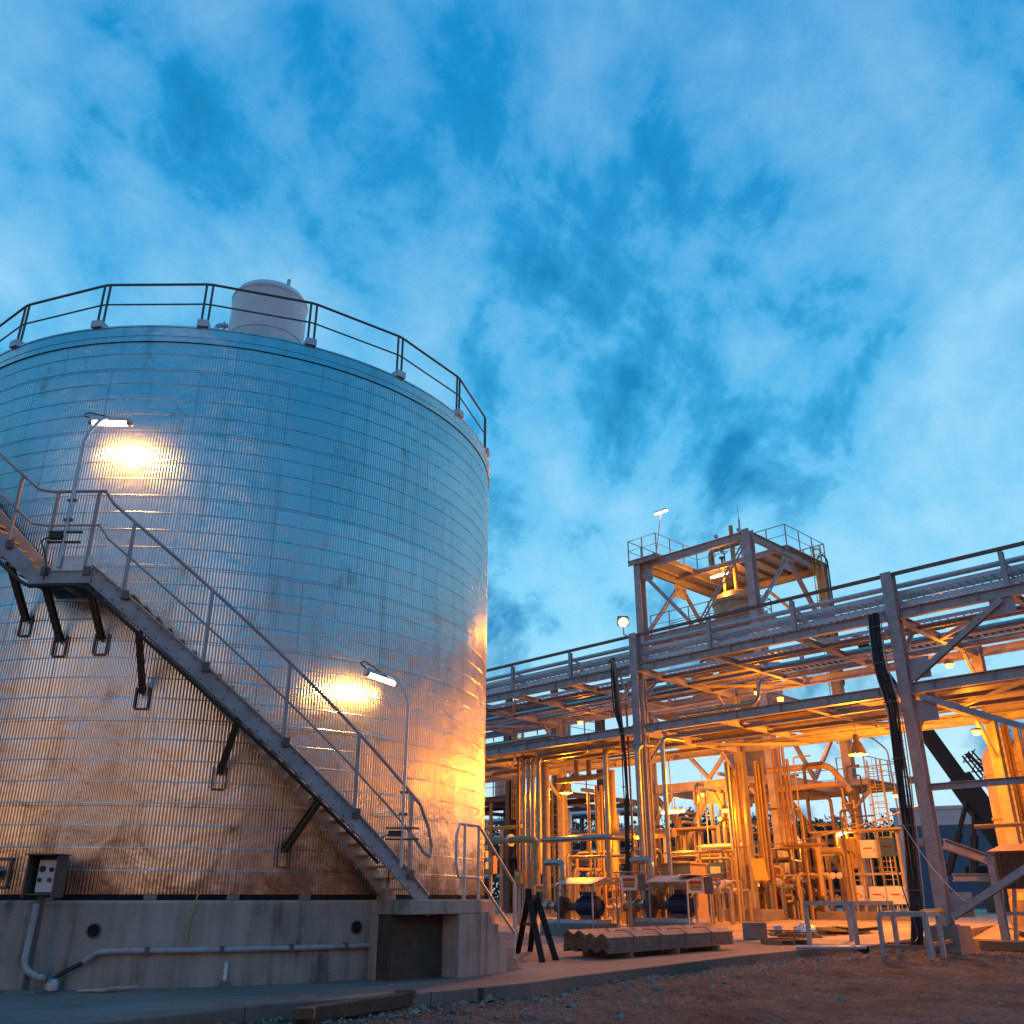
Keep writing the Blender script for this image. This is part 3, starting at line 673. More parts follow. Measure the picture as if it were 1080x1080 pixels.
for s in range(-16, 41, 4):
    main = s % 12 == 0
    for z, h in ((11.14, .30), (8.42, .34)):
        MB().ib(W(s, .12, z - .03), W(s, 7.88, z - .03), h if main else .22, .2).build('crossbeam', M['steel'], rack)
    if not main:
        MB().ib(W(s, 0, 11.37), W(s, 0, 12.62), .16, .16, N).build('post', M['steel'], rack)
        MB().ib(W(s, 8, 11.37), W(s, 8, 12.62), .16, .16, N).build('post', M['steel'], rack)
    for z in (11.98, 12.32):
        MB().beam(W(s, .1, z - .08), W(s, 2.7, z - .08), .06, .06).build('tray_bracket', M['steel'], rack)
    if main:
        for z, d in ((11.0, 1.3), (8.25, 1.4)):
            for w0, sg in ((.22, 1), (7.78, -1)):
                MB().ang(W(s, w0, z - d), W(s, w0 + sg * d, z - .1), .13, .02).build('knee_brace', M['steel'], rack)
for ww in (-.02, 8.02):
    MB().ang(W(-16, ww, 12.72), W(44, ww, 12.72), .12, .02).build('handrail', M['rail'], rack)
# horizontal bracing and purlins under both decks
for s in range(-16, 40, 4):
    for z in (11.03, 8.27):
        if (s // 4) % 3 != 1:
            MB().ang(W(s + .1, .3 if (s // 4) % 2 else 7.7, z - .05), W(s + 3.9, 3.8 if (s // 4) % 2 else 4.2, z - .05), .12, .02).build('deck_brace', M['steel'], rack)
for z in (11.05, 8.3):
    for ww in (2, 4, 6):
        MB().ib(W(-16, ww, z + .02), W(44, ww, z + .02), .16, .12).build('purlin', M['steel'], rack)
rg = random.Random(5)
for s in range(-16, 40, 4):                              # deck plates with gaps left open
    for k, (wa, wb) in enumerate(((.25, 1.9), (2.1, 3.9), (4.1, 5.9), (6.1, 7.8))):
        if rg.random() < .62:
            MB().pbox(s + .12, s + 3.88 - rg.choice((0, 0, .5, 1.1)), wa, wb - rg.choice((0, .2, .5)), 8.60, 8.625).build('deck_plate', M['rust'] if rg.random() < .25 else M['steel'], rack)
        if rg.random() < .14:
            MB().pbox(s + .12, s + 3.88, wa, wb - rg.choice((0, .3, .6)), 11.31, 11.335).build('deck_plate', M['steel'], rack)
for s in (0, 12, 24):
    for z in (11.18, 8.44):
        for sg in (-1, 1):
            e = MB().pbox(s + sg * .225, s + sg * .26, -.17, .17, z - .24, z + .24).build('end_plate', M['steel'], rack)
            bo = MB()
            for dz in (-.19, -.07, .07, .19): bo.box(W(s + sg * .275, -.135, z + dz), .03, .04, .04, U, N)
            bo.build('bolts', M['darksteel'], e)
for s in [x * .5 for x in range(-30, 80, 4)]:
    for z, h in ((11.18, .155), (8.44, .165)):
        if abs(s % 12) > .3: MB().pbox(s - .008, s + .008, -.105, -.013, z - h, z + h).build('web_stiffener', M['steel'], rack)
# vertical bracing in the nearest bay
MB().ib(W(-.3, -.06, 8.72), W(-3.75, -.06, 10.95), .2, .2, N).build('bay_brace', M['steel'], rack)
MB().ib(W(-.5, -.06, 8.1), W(-7.2, -.06, 5.0), .2, .2, N).build('bay_brace', M['steel'], rack)
MB().ib(W(-.25, -.06, 1.0), W(-7.2, -.06, 4.9), .24, .22, N).build('bay_brace', M['steel'], rack)
MB().ib(W(-.22, 0, 5.05), W(-11.78, 0, 5.05), .22, .2).build('bay_beam', M['steel'], rack)
for z, sg in ((8.75, 1), (8.0, -1), (1.0, 1)):
    MB().pbox(-.95, -.22, -.012, .012, min(z, z + .75 * sg), max(z, z + .75 * sg)).build('gusset', M['steel'], rack)
MB().pbox(-4.1, -3.3, -.012, .012, 10.45, 10.99).build('gusset', M['steel'], rack)

# cable trays on the rack: each a thing
def tray(w0, width, z, s0, s1, label, ncab, rail=.15):
    t = thing('cable_tray', W(s0, w0, z), label, 'cable tray')
    m = MB()
    for q in (0, width): m.pbox(s0, s1, w0 + q - .012, w0 + q + .012, z, z + rail)
    s = s0
    while s < s1: m.pbox(s, s + .05, w0 + .013, w0 + width - .013, z + .01, z + .04); s += .3
    m.build('ladder', M['galv'], t)
    if ncab:
        cb_ = MB(); r = random.Random(int(w0 * 100 + z * 10))
        for k in range(ncab):
            wq = w0 + .06 + (width - .12) * (k + .5) / ncab; ph = r.random() * 9
            cb_.tube([W(s, wq + .02 * math.sin(s * .8 + ph), z + .062 + .012 * math.sin(s * .55 + ph)) for s in [s0 + (s1 - s0) * i / 40 for i in range(41)]], r.choice((.014, .02, .026)), 5)
        cb_.build('cables', M['black'], t)
S0, S1 = -15.8, 43
tray(.25, .55, 11.50, S0, S1, 'galvanised ladder cable tray just behind the front girder, lowest of the front stack', 3)
tray(.25, .5, 11.97, S0, S1, 'galvanised ladder cable tray in the middle of the front stack on the rack', 0)
tray(1.1, .6, 11.50, S0, S1, 'galvanised ladder cable tray second from the front, lower one of its pair', 2)
tray(1.0, .6, 11.97, S0, S1, 'raised galvanised ladder cable tray second from the front', 0)
tray(3.0, .7, 11.52, S0, S1, 'wide galvanised cable tray in the middle of the top deck', 0)
tray(6.4, .6, 11.52, S0, S1, 'galvanised cable tray near the back girder of the top deck', 6)

# ------------------------------------------------------------------ pipes
def pipe(pts, r, m, label, group=None, bend=None, seams=True, flanges=(), name='pipe', n=12):
    P_ = [W(*p) for p in pts]
    t = thing(name, P_[0], label, 'pipe', group)
    mb = MB().tube(P_, r, n, bend if bend is not None else r * 3)
    if seams:
        for a, b in zip(P_, P_[1:]):
            l = (b - a).length; d = (b - a).normalized(); k = .8
            while k < l - .4: mb.disc(a + d * k, d, r + .008, .035, n); k += 1.05
    mb.build('run', M[m], t)
    for (i, k) in flanges:
        a, b = P_[i], P_[i + 1]; d = (b - a).normalized(); c = a + (b - a) * k
        MB().disc(c - d * .03, d, r * 1.75, .045, 14).disc(c + d * .03, d, r * 1.75, .045, 14).build('flange', M['galv'], t)
    return t
pipe([(-15, .55, 12.40), (43, .55, 12.40)], .10, 'galv', 'thick grey pipe running along the very top of the rack front')
pipe([(-15, 1.5, 12.33), (43, 1.5, 12.33)], .055, 'galv', 'thin grey pipe on the raised brackets behind the thick top pipe')
# pipes on the lower deck
a = PW(712, 756, .25); b = PW(795, 745, .25)
pipe([(a[0] + .2, .25, 8.4), (a[0], .25, 8.86), (b[0], .25, 8.86), (b[0] - .25, .25, 9.05), (b[0] - .35, .25, 9.7), (b[0] - .4, 1.0, 9.8)], .085, 'clad', 'shiny pipe on the lower beam right of the rack column, bending upward at its end', bend=.35)
a = PW(520, 786, .25); b = PW(584, 776, .25)
pipe([(a[0] + 3, .25, 8.84), (b[0], .25, 8.84), (b[0] - .1, 1.2, 8.84)], .08, 'clad', 'shiny pipe on the lower beam left of the rack column, bending away to the back', bend=.3)
for k, (ww, r, m) in enumerate(((1.5, .09, 'clad'), (2.7, .14, 'pipe'), (3.4, .08, 'clad'), (4.8, .18, 'clad'), (5.6, .1, 'pipe'), (6.7, .12, 'clad'))):
    pipe([(-15, ww, 8.64 + r), (43, ww, 8.64 + r)], r, m, ['thin shiny pipe nearest the front on the lower rack deck', 'thick dull pipe near the front of the lower rack deck', 'thin shiny pipe in the middle of the lower rack deck', 'thickest shiny pipe in the middle of the lower rack deck', 'dull thin pipe towards the back of the lower rack deck', 'shiny pipe nearest the back of the lower rack deck'][k], bend=0)
for k, (ww, r) in enumerate(((3.9, .12), (5.6, .16), (7.2, .1))):
    pipe([(-15, ww, 11.36 + r), (43, ww, 11.36 + r)], r, 'clad', ['insulated pipe beside the wide tray on the top deck', 'thick insulated pipe towards the back of the top deck', 'thin insulated pipe by the back girder of the top deck'][k], bend=0)
def vp(px, yt, yb, ww, r, m, label, group=None, top=None, bot=None, fl=(), zmin=None):
    s, _, z1 = PW(px, (yt + yb) / 2, ww); z1 = PW(px, yt, ww)[2]; z0 = PW(px, yb, ww)[2]
    s = PW(px, (yt + yb) / 2, ww)[0]
    if zmin is not None: z0 = zmin
    pts = [(s, ww, z0), (s, ww, z1)]
    if bot: pts = [(s + bot[0], ww + bot[1], z0)] + pts
    if top: pts = pts + [(s + top[0], ww + top[1], z1)]
    return pipe(pts, r, m, label, group, flanges=fl)
gp = 'bank of upright silver pipes near the tank'
for k, px in enumerate((552.5, 557.5, 562.5)):
    vp(px, 799, 890, 1.2, .1, 'clad', 'slim upright silver pipe in the bank just right of the tank', gp, top=(0, 2.2), zmin=zf(1.2))
vp(568.5, 796, 890, .9, .14, 'clad', 'upright silver pipe at the right end of the bank, elbow turned to the right', None, top=(-5.2, 0), zmin=2.6)
vp(575.5, 806, 890, 1.6, .2, 'pipe', 'thick dull grey upright pipe right of the silver pipe bank', None, zmin=1.0)
vp(547, 800, 900, 1.6, .08, 'pipeO', 'thin primed upright pipe left of the silver pipe bank', None, zmin=zf(1.6))
vp(640, 790, 885, 1.0, .13, 'clad', 'upright silver pipe left of the black cable riser, elbow at top', None, top=(-.2, 1.5), zmin=2.4)
vp(645.5, 812, 882, 3.5, .2, 'cream', 'cream upright pipe behind the silver pipe, sweeping right at its foot', None, bot=(-3.6, 0))
gq = 'slim yellow upright pipes under the rack'
for px, yt in ((621.5, 836), (629.5, 828), (635, 828)): vp(px, yt, 905, 4.0, .075, 'cream', 'slim yellow upright pipe in the row under the rack pipe loop', gq, zmin=zf(4))
vp(675.5, 785, 925, -.4, .13, 'clad', 'thick shiny upright pipe in front of the left rack column', None, top=(-.3, .8), zmin=zf(-.4), fl=((0, .25),))
vp(682, 716, 925, -.45, .06, 'pipe', 'thin brown conduit running up the left rack column', None, zmin=zf(-.4))
vp(686, 716, 925, .6, .06, 'pipe', 'thin dull conduit just behind the left rack column', None, zmin=zf(.6))
vp(702.5, 778, 920, -.8, .1, 'clad', 'slim shiny upright pipe right of the left rack column with elbow at top', None, top=(-.2, 1.2), zmin=1.6)
vp(665, 742, 925, .9, .05, 'darksteel', 'thin dark conduit left of the left rack column', None, zmin=zf(1))
gz_ = 'upright pipes clustered round the middle rack column'
for px, yt, ww, r, m in ((773, 803, 7.0, .15, 'clad'), (778, 808, 7.6, .09, 'pipe'), (784, 803, 7.0, .1, 'pipeO'), (781, 812, 8.8, .07, 'pipe'), (803, 802, 8.6, .09, 'cream'), (806.5, 806, 8.6, .08, 'cream'), (810, 800, 8.6, .09, 'pipeO')):
    vp(px, yt, 950, ww, r, m, {'clad': 'shiny upright pipe left of the dark middle rack column', 'pipe': 'dull thin upright pipe beside the dark middle rack column', 'pipeO': 'brown primed upright pipe beside the dark middle rack column', 'cream': 'cream thin upright pipe right of the dark middle rack column'}[m], gz_, zmin=zf(ww) + .3)
gh = 'slim upright pipes dropping before the tower beam'
for px, yt in ((820, 790), (825.5, 788), (830.5, 788), (835, 800)):
    vp(px, yt, 892, 9.5, .075, 'pipeO', 'slim orange-lit pipe dropping before the lower tower beam', gh, bot=(-1.5, 0))
# horizontal runs
def hp(p0, p1, ww, r, m, label, group=None, drop=None, **k):
    a, b = PW(*p0, ww), PW(*p1, ww); z = (a[2] + b[2]) / 2
    pts = [(a[0], ww, z), (b[0], ww, z)]
    if drop: pts.append((b[0] + drop[0], ww + drop[1], z + drop[2]))
    return pipe(pts, r, m, label, group, **k)
hp((500, 887), (566, 886), -.6, .16, 'cream', 'yellow-lit level pipe leaving the right edge of the tank', drop=(0, 0, -2.0), flanges=((0, .6),))
hp((572, 884), (642, 885), -.4, .13, 'clad', 'level shiny pipe left of the cable riser, dropping at its left end', drop=(0, 1.5, 0))
hp((500, 873), (551, 874), 3, .09, 'yellow', 'bright yellow level pipe just above the lower pipe by the tank')
hp((520, 814), (552, 815), 2.2, .11, 'pipe', 'short level pipe under the lower beam next to the tank', drop=(0, 0, .9))
hp((567, 793), (618, 801), 1.2, .14, 'clad', 'orange-lit level pipe under the beam above the lit pendant lamp', drop=(0, .2, .6))
hp((588, 818), (640, 824), 3.2, .15, 'pipe', 'level pipe behind the left pendant lamp with two risers', drop=(0, 0, 1.4))
for px in (608, 621): vp(px, 802, 820, 3.2, .13, 'pipe', 'short riser pipe rising off the level pipe behind the left pendant lamp', 'risers off the level pipe')
hp((600, 903), (660, 904), 2.5, .06, 'clad', 'thin level pipe running behind the pumps')
hp((700, 900), (762, 897), 5, .06, 'clad', 'thin shiny level pipe before the yellow tower braces')
hp((741, 893), (785, 892), 8, .13, 'galv', 'grey level duct before the tower base')
hp((809, 805), (875, 815), 12.5, .16, 'cream', 'upper orange-lit level pipe along the lower tower beam', drop=(-1.0, 0, -1.4))
hp((818, 827), (882, 833), 11.5, .14, 'cream', 'lower orange-lit level pipe under the tower beam', drop=(0, 1.2, 0))
hp((824, 892), (862, 893), 9.6, .12, 'cream', 'level header pipe at the foot of the slim dropping pipes', drop=(0, 0, -2.2))
hp((866, 897), (892, 897), 11, .15, 'cream', 'cream pipe bending down left of the instrument rack', drop=(0, 0, -2.4))

# ------------------------------------------------------------------ black cable risers on the rack columns
def riser(pts, width, ncab, label, r=.028, ladder=True):
    P_ = [W(*p) for p in pts]; t = thing('cable_riser', P_[-1], label, 'cable bundle')
    # smooth the guide line
    def sm(i, t_):
        p0, p1, p2, p3 = P_[max(i - 1, 0)], P_[i], P_[i + 1], P_[min(i + 2, len(P_) - 1)]
        return .5 * ((2 * p1) + (p2 - p0) * t_ + (2 * p0 - 5 * p1 + 4 * p2 - p3) * t_ ** 2 + (3 * p1 - p0 - 3 * p2 + p3) * t_ ** 3)
    line = [sm(i, k / 6) for i in range(len(P_) - 1) for k in range(6)] + [P_[-1]]
    m = MB(); rr = random.Random(ncab)
    for k in range(ncab):
        o = (k / (ncab - 1) - .5) * width; ph = rr.random() * 6; dep = rr.uniform(-.05, .05)
        m.tube([p + U * (o + .02 * math.sin(i * .5 + ph)) + N * (dep + .02 * math.sin(i * .37 + ph)) for i, p in enumerate(line)], r * rr.uniform(.7, 1.15), 6)
    m.build('cables', M['black'], t)
    for p in line[3:-6:7]: MB().beam(p - U * (width / 2 + .06) - N * .085, p + U * (width / 2 + .06) - N * .085, .03, .04).build('clamp', M['darksteel'], t)
    if ladder:
        l = MB()
        for q in (-.5, .5): l.tube([p + U * (q * (width + .12)) + N * .09 for p in line[:-5]], .022, 4)
        for p in line[:-5:1]: l.beam(p + U * (-.5 * width) + N * .09, p + U * (.5 * width) + N * .09, .03, .03)
        l.build('ladder', M['galv'], t)
    return t
def sp_(px, py, ww): return PW(px, py, ww)
riser([(*sp_(920, 642, -.5)[:2], 11.25), sp_(924, 680, -.6), sp_(930, 710, -.7), sp_(941, 748, -.7), sp_(949, 800, -.7), sp_(956, 860, -.7), sp_(963, 925, -.7), (*sp_(966, 960, -.8)[:2], 1.2), (*sp_(965, 985, -.9)[:2], .15)], .36, 12, 'thick black cable riser hanging beside the right rack column', .034)
riser([sp_(646, 694, -.5), sp_(647, 720, -.6), sp_(650, 750, -.7), sp_(657, 780, -.7), sp_(660, 830, -.7), sp_(661, 880, -.7), (*sp_(662, 930, -.7)[:2], .5)], .16, 5, 'narrow black cable riser hanging left of the left rack column', .03, False)
t = thing('riser_bracket', W(12.5, -.3, 10.5), 'orange-lit bracket arm with hooped conduit on the left rack column', 'bracket')
a = PW(646, 694, -.5)
MB().ib(W(12.2, -.3, 10.9), W(a[0] + .1, -.5, 10.9), .16, .12).ang(W(12.2, -.3, 9.5), W(a[0] - .4, -.45, 10.8), .1).build('arm', M['steel'], t)
MB().tube([W(12.6, -.5, 8.4), W(12.75, -.55, 10.9), W(12.85, -.55, 11.6), W(13.2, -.55, 11.65), W(a[0], -.5, 11.5), W(a[0], -.5, 10.6)], .07, 8, .25).build('conduit', M['pipeO'], t)
# small beam ties by the right column
t = thing('side_frame', W(-.3, 1.5, .5), 'grey bolted frame of short beams beside the foot of the right rack column', 'frame')
MB().ib(W(-.25, .3, 3.25), W(-1.15, 1.6, 2.75), .3, .18).build('beam', M['steel'], t)
MB().ib(W(-1.2, 1.6, 2.85), W(-1.2, 1.6, .3), .24, .22, N).build('post', M['steel'], t)
MB().ib(W(-.25, .6, 2.2), W(-1.1, 1.6, 2.2), .24, .18).build('beam', M['steel'], t)
pipe([(-.3, 3.2, 3.92), (-3.6, 3.2, 3.92)], .07, 'cream', 'slim yellow-lit rail pipe right of the right rack column')

# ------------------------------------------------------------------ tower
SL, SC, WF, WB = 21.7, 13.4, 13.55, 22.8
tw = thing('process_tower', W((SL + SC) / 2, (WF + WB) / 2, .6), 'tall open steel tower with top walkway and braces behind the pipe rack', 'tower')
for s in (SL, SC):
    for ww in (WF, WB):
        c = MB().ib(W(s, ww, 1.1), W(s, ww, 22.2), .56, .5, N, .04).build('column', M['steel'], tw)
        MB().pbox(s - .4, s + .4, ww - .4, ww + .4, 1.06, 1.1).build('base_plate', M['darksteel'], c)
        p = tag(MB().pbox(s - .85, s + .85, ww - .85, ww + .85, .55, 1.055).build('concrete_pedestal', M['conc2'], None, .03), 'square concrete pedestal under a corner column of the steel tower', 'pedestal', 'tower column pedestals')
for z, h in ((21.9, .5), (16.9, .36), (12.2, .36), (7.55, .5)):
    for ww in (WF, WB): MB().ib(W(SL - .28, ww, z), W(SC + .28, ww, z), h, .26).build('beam', M['steel'], tw)
    for s in (SL, SC): MB().ib(W(s, WF + .3, z), W(s, WB - .3, z), h, .26).build('beam', M['steel'], tw)
def lattice(p, q, name='brace'):
    m = MB(); p, q = Vector(p), Vector(q); d = (q - p).normalized(); sd = d.cross(N).normalized() * .11
    for sg in (-1, 1): m.beam(p + sd * sg, q + sd * sg, .07, .09)
    l = (q - p).length; k = .3
    while k < l: m.beam(p + d * k - sd, p + d * k + sd, .05, .05); k += .45
    m.build(name, M['steel'], tw)
def br_(p, q, a=.2): MB().ib(Vector(p), Vector(q), a, a, N).build('brace', M['steel'], tw)
sm = (SL + SC) / 2; wm = (WF + WB) / 2
br_(W(SL - .3, WF, 21.3), W(sm + .3, WF, 17.2)); lattice(W(SC + .3, WF, 21.4), W(sm - .3, WF, 17.2))
br_(W(SL, WF + .3, 17.2), W(SL, wm - .3, 21.4)); br_(W(SL, WB - .3, 17.2), W(SL, wm + .3, 21.4))
lattice(W(SC, WF + .3, 17.2), W(SC, wm - .2, 21.4)); br_(W(SC, WB - .3, 17.2), W(SC, wm + .2, 21.4), .24)
br_(W(sm, WB, 21.4), W(SL - .3, WB, 17.2)); br_(W(sm, WB, 21.4), W(SC + .3, WB, 17.2))
for s in (SL, SC): MB().pbox(s - .015, s + .015, wm - .7, wm + .7, 20.7, 21.64).build('gusset', M['steel'], tw)
MB().pbox(SL - 1.1, SL - .28, WF - .015, WF + .015, 20.75, 21.64).build('gusset', M['steel'], tw)
br_(W(sm + .2, WF, 7.1), W(SL - .5, WF, 1.3), .26); br_(W(sm - .2, WF, 7.1), W(SC + .5, WF, 1.3), .26)
MB().pbox(sm - 1.2, sm + 1.2, WF - .015, WF + .015, 6.5, 7.29).build('gusset', M['steel'], tw)
MB().ib(W(sm, WF, 6.5), W(sm, WF, 1.0), .2, .16, N).build('post', M['steel'], tw)
br_(W(SC, WF + .3, 7.2), W(SC, WB - .4, 1.4), .28)
br_(W(SL, WF + .3, 7.2), W(SL, WB - .4, 1.4), .26)
br_(W(SL - .3, WF, 12.0), W(sm, WF, 7.9)); br_(W(SC + .3, WF, 12.0), W(sm, WF, 7.9)); br_(W(SC, WF + .3, 12), W(SC, wm, 7.9)); br_(W(SC, WB - .3, 12), W(SC, wm, 7.9))
for (s, ww, ds, dw) in ((SL, WF, -1, 0), (SC, WF, 1, 0), (SC, WF, 0, 1), (SC, WB, 0, -1)):
    MB().ib(W(s + ds * .3, ww + dw * .3, 5.9), W(s + ds * 1.5, ww + dw * 1.5, 7.2), .2, .2, N).build('knee_brace', M['steel'], tw)
# decks
DK = 22.32
def deck(s0, s1, w0, w1, z, name='deck'):
    m = MB(); m.pbox(s0, s1, w0, w1, z - .04, z); d = m.build(name, M['galv'], tw)
    k = s0 + .3
    j = MB()
    while k < s1: j.ib(W(k, w0 + .05, z - .16), W(k, w1 - .05, z - .16), .2, .1); k += 1.2
    for q in (w0 + .08, w1 - .08): j.ib(W(s0, q, z - .2), W(s1, q, z - .2), .28, .12)
    j.build('joists', M['steel'], d); return d
deck(19.9, 22.3, 13.1, 17.78, DK); deck(13.1, 22.3, 17.8, 23.1, DK)
deck(11.2, 21.4, 20.2, 25.2, 7.95); deck(13.8, 21.4, 13.9, 16.4, 12.5); deck(13.8, 21.4, 13.9, 16.4, 17.2)
def guard(pts, z, h, m='steel', parent=tw, closed=False, step=1.5, mids=(.5,)):
    g_ = MB(); P_ = [W(s, ww, z + h) for s, ww in pts]; g_.tube(P_, .03, 6)
    for f_ in mids: g_.tube([p - ZV * h * f_ for p in P_], .022, 6)
    r_ = g_.build('guard_rail', M[m], parent)
    for a, b in zip(pts, pts[1:]):
        l = math.hypot(b[0] - a[0], b[1] - a[1]); n_ = max(1, round(l / step))
        for i in range(n_ + 1):
            if i == n_ and (a, b) != (pts[-2], pts[-1]): continue
            s, ww = a[0] + (b[0] - a[0]) * i / n_, a[1] + (b[1] - a[1]) * i / n_
            MB().beam(W(s, ww, z), W(s, ww, z + h), .06, .06).build('rail_post', M[m], r_)
    return r_
guard([(22.25, 23.0), (22.25, 13.2), (19.95, 13.2), (19.95, 17.85), (13.15, 17.85), (13.15, 23.0), (22.25, 23.0)], DK, 1.42)
guard([(21.3, 25.1), (11.3, 25.1), (11.3, 20.3), (13.0, 20.3)], 7.95, 1.3)
guard([(21.3, 13.95), (13.9, 13.95), (13.9, 16.3)], 12.5, 1.3); guard([(21.3, 13.95), (13.9, 13.95), (13.9, 16.3), (21.3, 16.3)], 17.2, 1.3)
MB().ib(W(SC - .3, 21.5, 6.2), W(11.4, 21.5, 7.7), .18, .16, N).build('knee_brace', M['steel'], tw)
# caged ladders
def ladder(s, ww, z0, z1, label, cage=True, wd=.5, axis=None):
    X_ = axis or U; t = thing('caged_ladder', W(s, ww, z0), label, 'ladder'); m = MB(); b = W(s, ww, 0)
    for q in (-.5, .5): m.beam(b + X_ * wd * q + ZV * z0, b + X_ * wd * q + ZV * (z1 + 1.0), .07, .05)
    z = z0 + .3
    while z < z1 + .9: m.beam(b - X_ * wd * .5 + ZV * z, b + X_ * wd * .5 + ZV * z, .04, .04); z += .32
    m.build('rungs', M['yellow'], t)
    if cage:
        Y_ = X_.cross(ZV) * (1 if X_.cross(ZV).y < 0 else -1); c_ = MB(); z = z0 + 2.3
        def arc(z): return [b + X_ * (wd * .62 * math.cos(a)) + Y_ * (.7 * math.sin(a)) + ZV * z for a in [math.pi * i / 8 for i in range(9)]]
        while z < z1 + 1: c_.tube(arc(z), .025, 5); z += .9
        for i in (1, 3, 5, 7): c_.tube([arc(z0 + 2.3)[i], arc(z1 + 1)[i]], .02, 5)
        c_.build('cage', M['yellow'], t)
    return t
ladder(11.0, 20.9, .6, 8.0, 'yellow-lit caged ladder on the right side of the tower platform', wd=.8)
ladder(13.1, 21.8, 8.0, 22.2, 'tall thin caged ladder near the right rear tower column')
ladder(8.6, 12.0, 1.4, 5.0, 'short orange-lit ladder on the skid beside the tower', False, .6)
tag(MB().tube([W(SC - .5, WB - .2, 14), W(SC - .55, WB - .2, 22.5), W(SC - .1, WB - .1, 23.0), W(SC + .5, WB, 22.5)], .05, 8, .4).build('vent_hose', M['blackpaint']), 'dark hooped hose over the right rear top corner of the tower', 'hose')
# vessel in the tower
vc = W(17.4, 18.4, 0)
v = thing('tower_vessel', vc + ZV * 12.6, 'cream round vessel with nozzles standing inside the steel tower', 'vessel')
MB().lathe([(1.62, 12.6), (1.62, 19.3), (1.7, 19.3), (1.7, 19.5), (1.6, 19.55), (1.35, 19.95), (.8, 20.2), (.001, 20.28)], vc, 36).build('body', M['cream'], v)
for a in range(0, 360, 40):
    d = Vector((math.cos(R_(a)), math.sin(R_(a)), 0)); c = vc + d * 1.62 + ZV * 18.4
    MB().tube([c, c + d * .28], .1, 8).disc(c + d * .28, d, .19, .07).build('nozzle', M['galv'], v)
MB().tube([vc + ZV * 20.2, vc + ZV * 25.0], .14, 10).build('top_pipe', M['cream'], v)
MB().tube([vc + U * .9 + ZV * 20.0, vc + U * .9 + ZV * 22.9], .09, 10).disc(vc + U * .9 + ZV * 22.9, ZV, .2, .1).build('nozzle', M['cream'], v)
o = thing('top_piping', vc + ZV * 23.2, 'cluster of cream pipes and flanges on top of the tower deck', 'pipes')
MB().tube([vc + U * 1.8 + ZV * 22.4, vc + U * 1.8 + ZV * 23.6, vc - U * 1.5 + ZV * 23.6, vc - U * 1.5 + ZV * 22.4], .16, 10, .4).build('header', M['cream'], o)
for q in (-.9, .0, .9): MB().disc(vc + U * q + ZV * 23.6, U, .29, .1).build('flange', M['galv'], o)
for q in (1.2, -.6): MB().tube([vc + U * q + ZV * 23.6, vc + U * q + ZV * 24.5], .06, 8).lathe([(0, 0), (.16, .02), (.12, .2), (0, .22)], vc + U * q + ZV * 24.45, 12).build('valve_stem', M['galv'], o)
tag(MB().tube([W(16.6, 18.2, DK), W(16.6, 18.2, 25.2)], .07, 6).tube([W(16.6, 18.2, 25.1), W(16.6, 18.2, 26.2)], .025, 5).build('lightning_mast', M['galv']), 'thin upright mast rising from the middle of the tower deck', 'mast')
hw = thing('hand_wheel_valve', W(19.5, 18.6, DK), 'small hand-wheel valves standing on the tower deck', 'valve', None)
for q in (0, .9):
    MB().tube([W(19.0 - q, 18.4, DK), W(19.0 - q, 18.4, DK + .9)], .05, 6).lathe([(.2, .88), (.24, .9), (.2, .93)], W(19.0 - q, 18.4, DK), 14).build('wheel_stem', M['darksteel'], hw)
# equipment seen through the rack, on the tower's lower decks
for k, (s, ww, z, r, h, m, lb) in enumerate(((15.6, 17.6, 12.6, 1.0, 3.0, 'galv', 'grey round drum on the middle tower deck seen over the lower rack deck'), (19.6, 16.8, 12.6, .7, 2.6, 'cream', 'cream upright drum at the left of the middle tower deck'), (18.5, 21, 8.0, 1.3, 3.2, 'pipe', 'dull upright drum on the low tower deck'))):
    v = thing('process_drum', W(s, ww, z), lb, 'drum')
    MB().lathe([(r, 0), (r, h * .85), (r * .8, h * .95), (.001, h)], W(s, ww, z), 24).build('body', M[m], v)
    MB().tube([W(s, ww, z + h * .95), W(s, ww, z + h + .6), W(s - 1.2, ww, z + h + .6)], .12, 8, .3).build('outlet', M['clad'], v)

# ------------------------------------------------------------------ lamps of the plant
def pendant(p, zt, label, en=2200):
    t = thing('pendant_lamp', p, label, 'lamp')
    MB().lathe([(.36, 0), (.355, .03), (.26, .32), (.17, .5), (.12, .54), (.12, .78), (.07, .82), (0, .83)], p, 24).build('shade', M['cream'], t)
    MB().lathe([(.001, -.06), (.2, -.03), (.33, .02)], p, 24).build('glass', M['lens_o'], t)
    MB().tube([p + ZV * .8, Vector((p.x, p.y, zt))], .02, 6).build('rod', M['galv'], t)
    light('POINT', 'lamp_light', p - ZV * .2, en, SOD, .2, t)
pendant(W(20.1, 4, 6.6), 8.25, 'lit pendant lamp hanging before the orange rack column near the tank', 1600)
pendant(W(4.0, 4, 6.95), 8.25, 'brightest lit pendant lamp hanging under the rack left of the black cable riser', 4200)
pendant(W(-9.0, 4, 6.9), 8.25, 'unseen pendant lamp added under the right end of the rack beyond the picture')  # out of view, added to light the right end of the rack
p = W(11.85, -1.0, 13.15)
t = thing('flood_lamp', p, 'glaring flood lamp on an arm at the top of the left rack column', 'lamp')
fd = (Vector((5.5, 22, 0)) - p).normalized(); fs2 = fd.cross(ZV).normalized(); fu = fs2.cross(fd)
MB().box(p - fd * .1, .5, .3, .42, fs2, fd, fu).build('housing', M['cream'], t, .03)
MB().lathe([(.0, .2), (.12, .18), (.2, .1), (.22, .056)], p, 18, fd).build('glass', M['lens_o'], t)
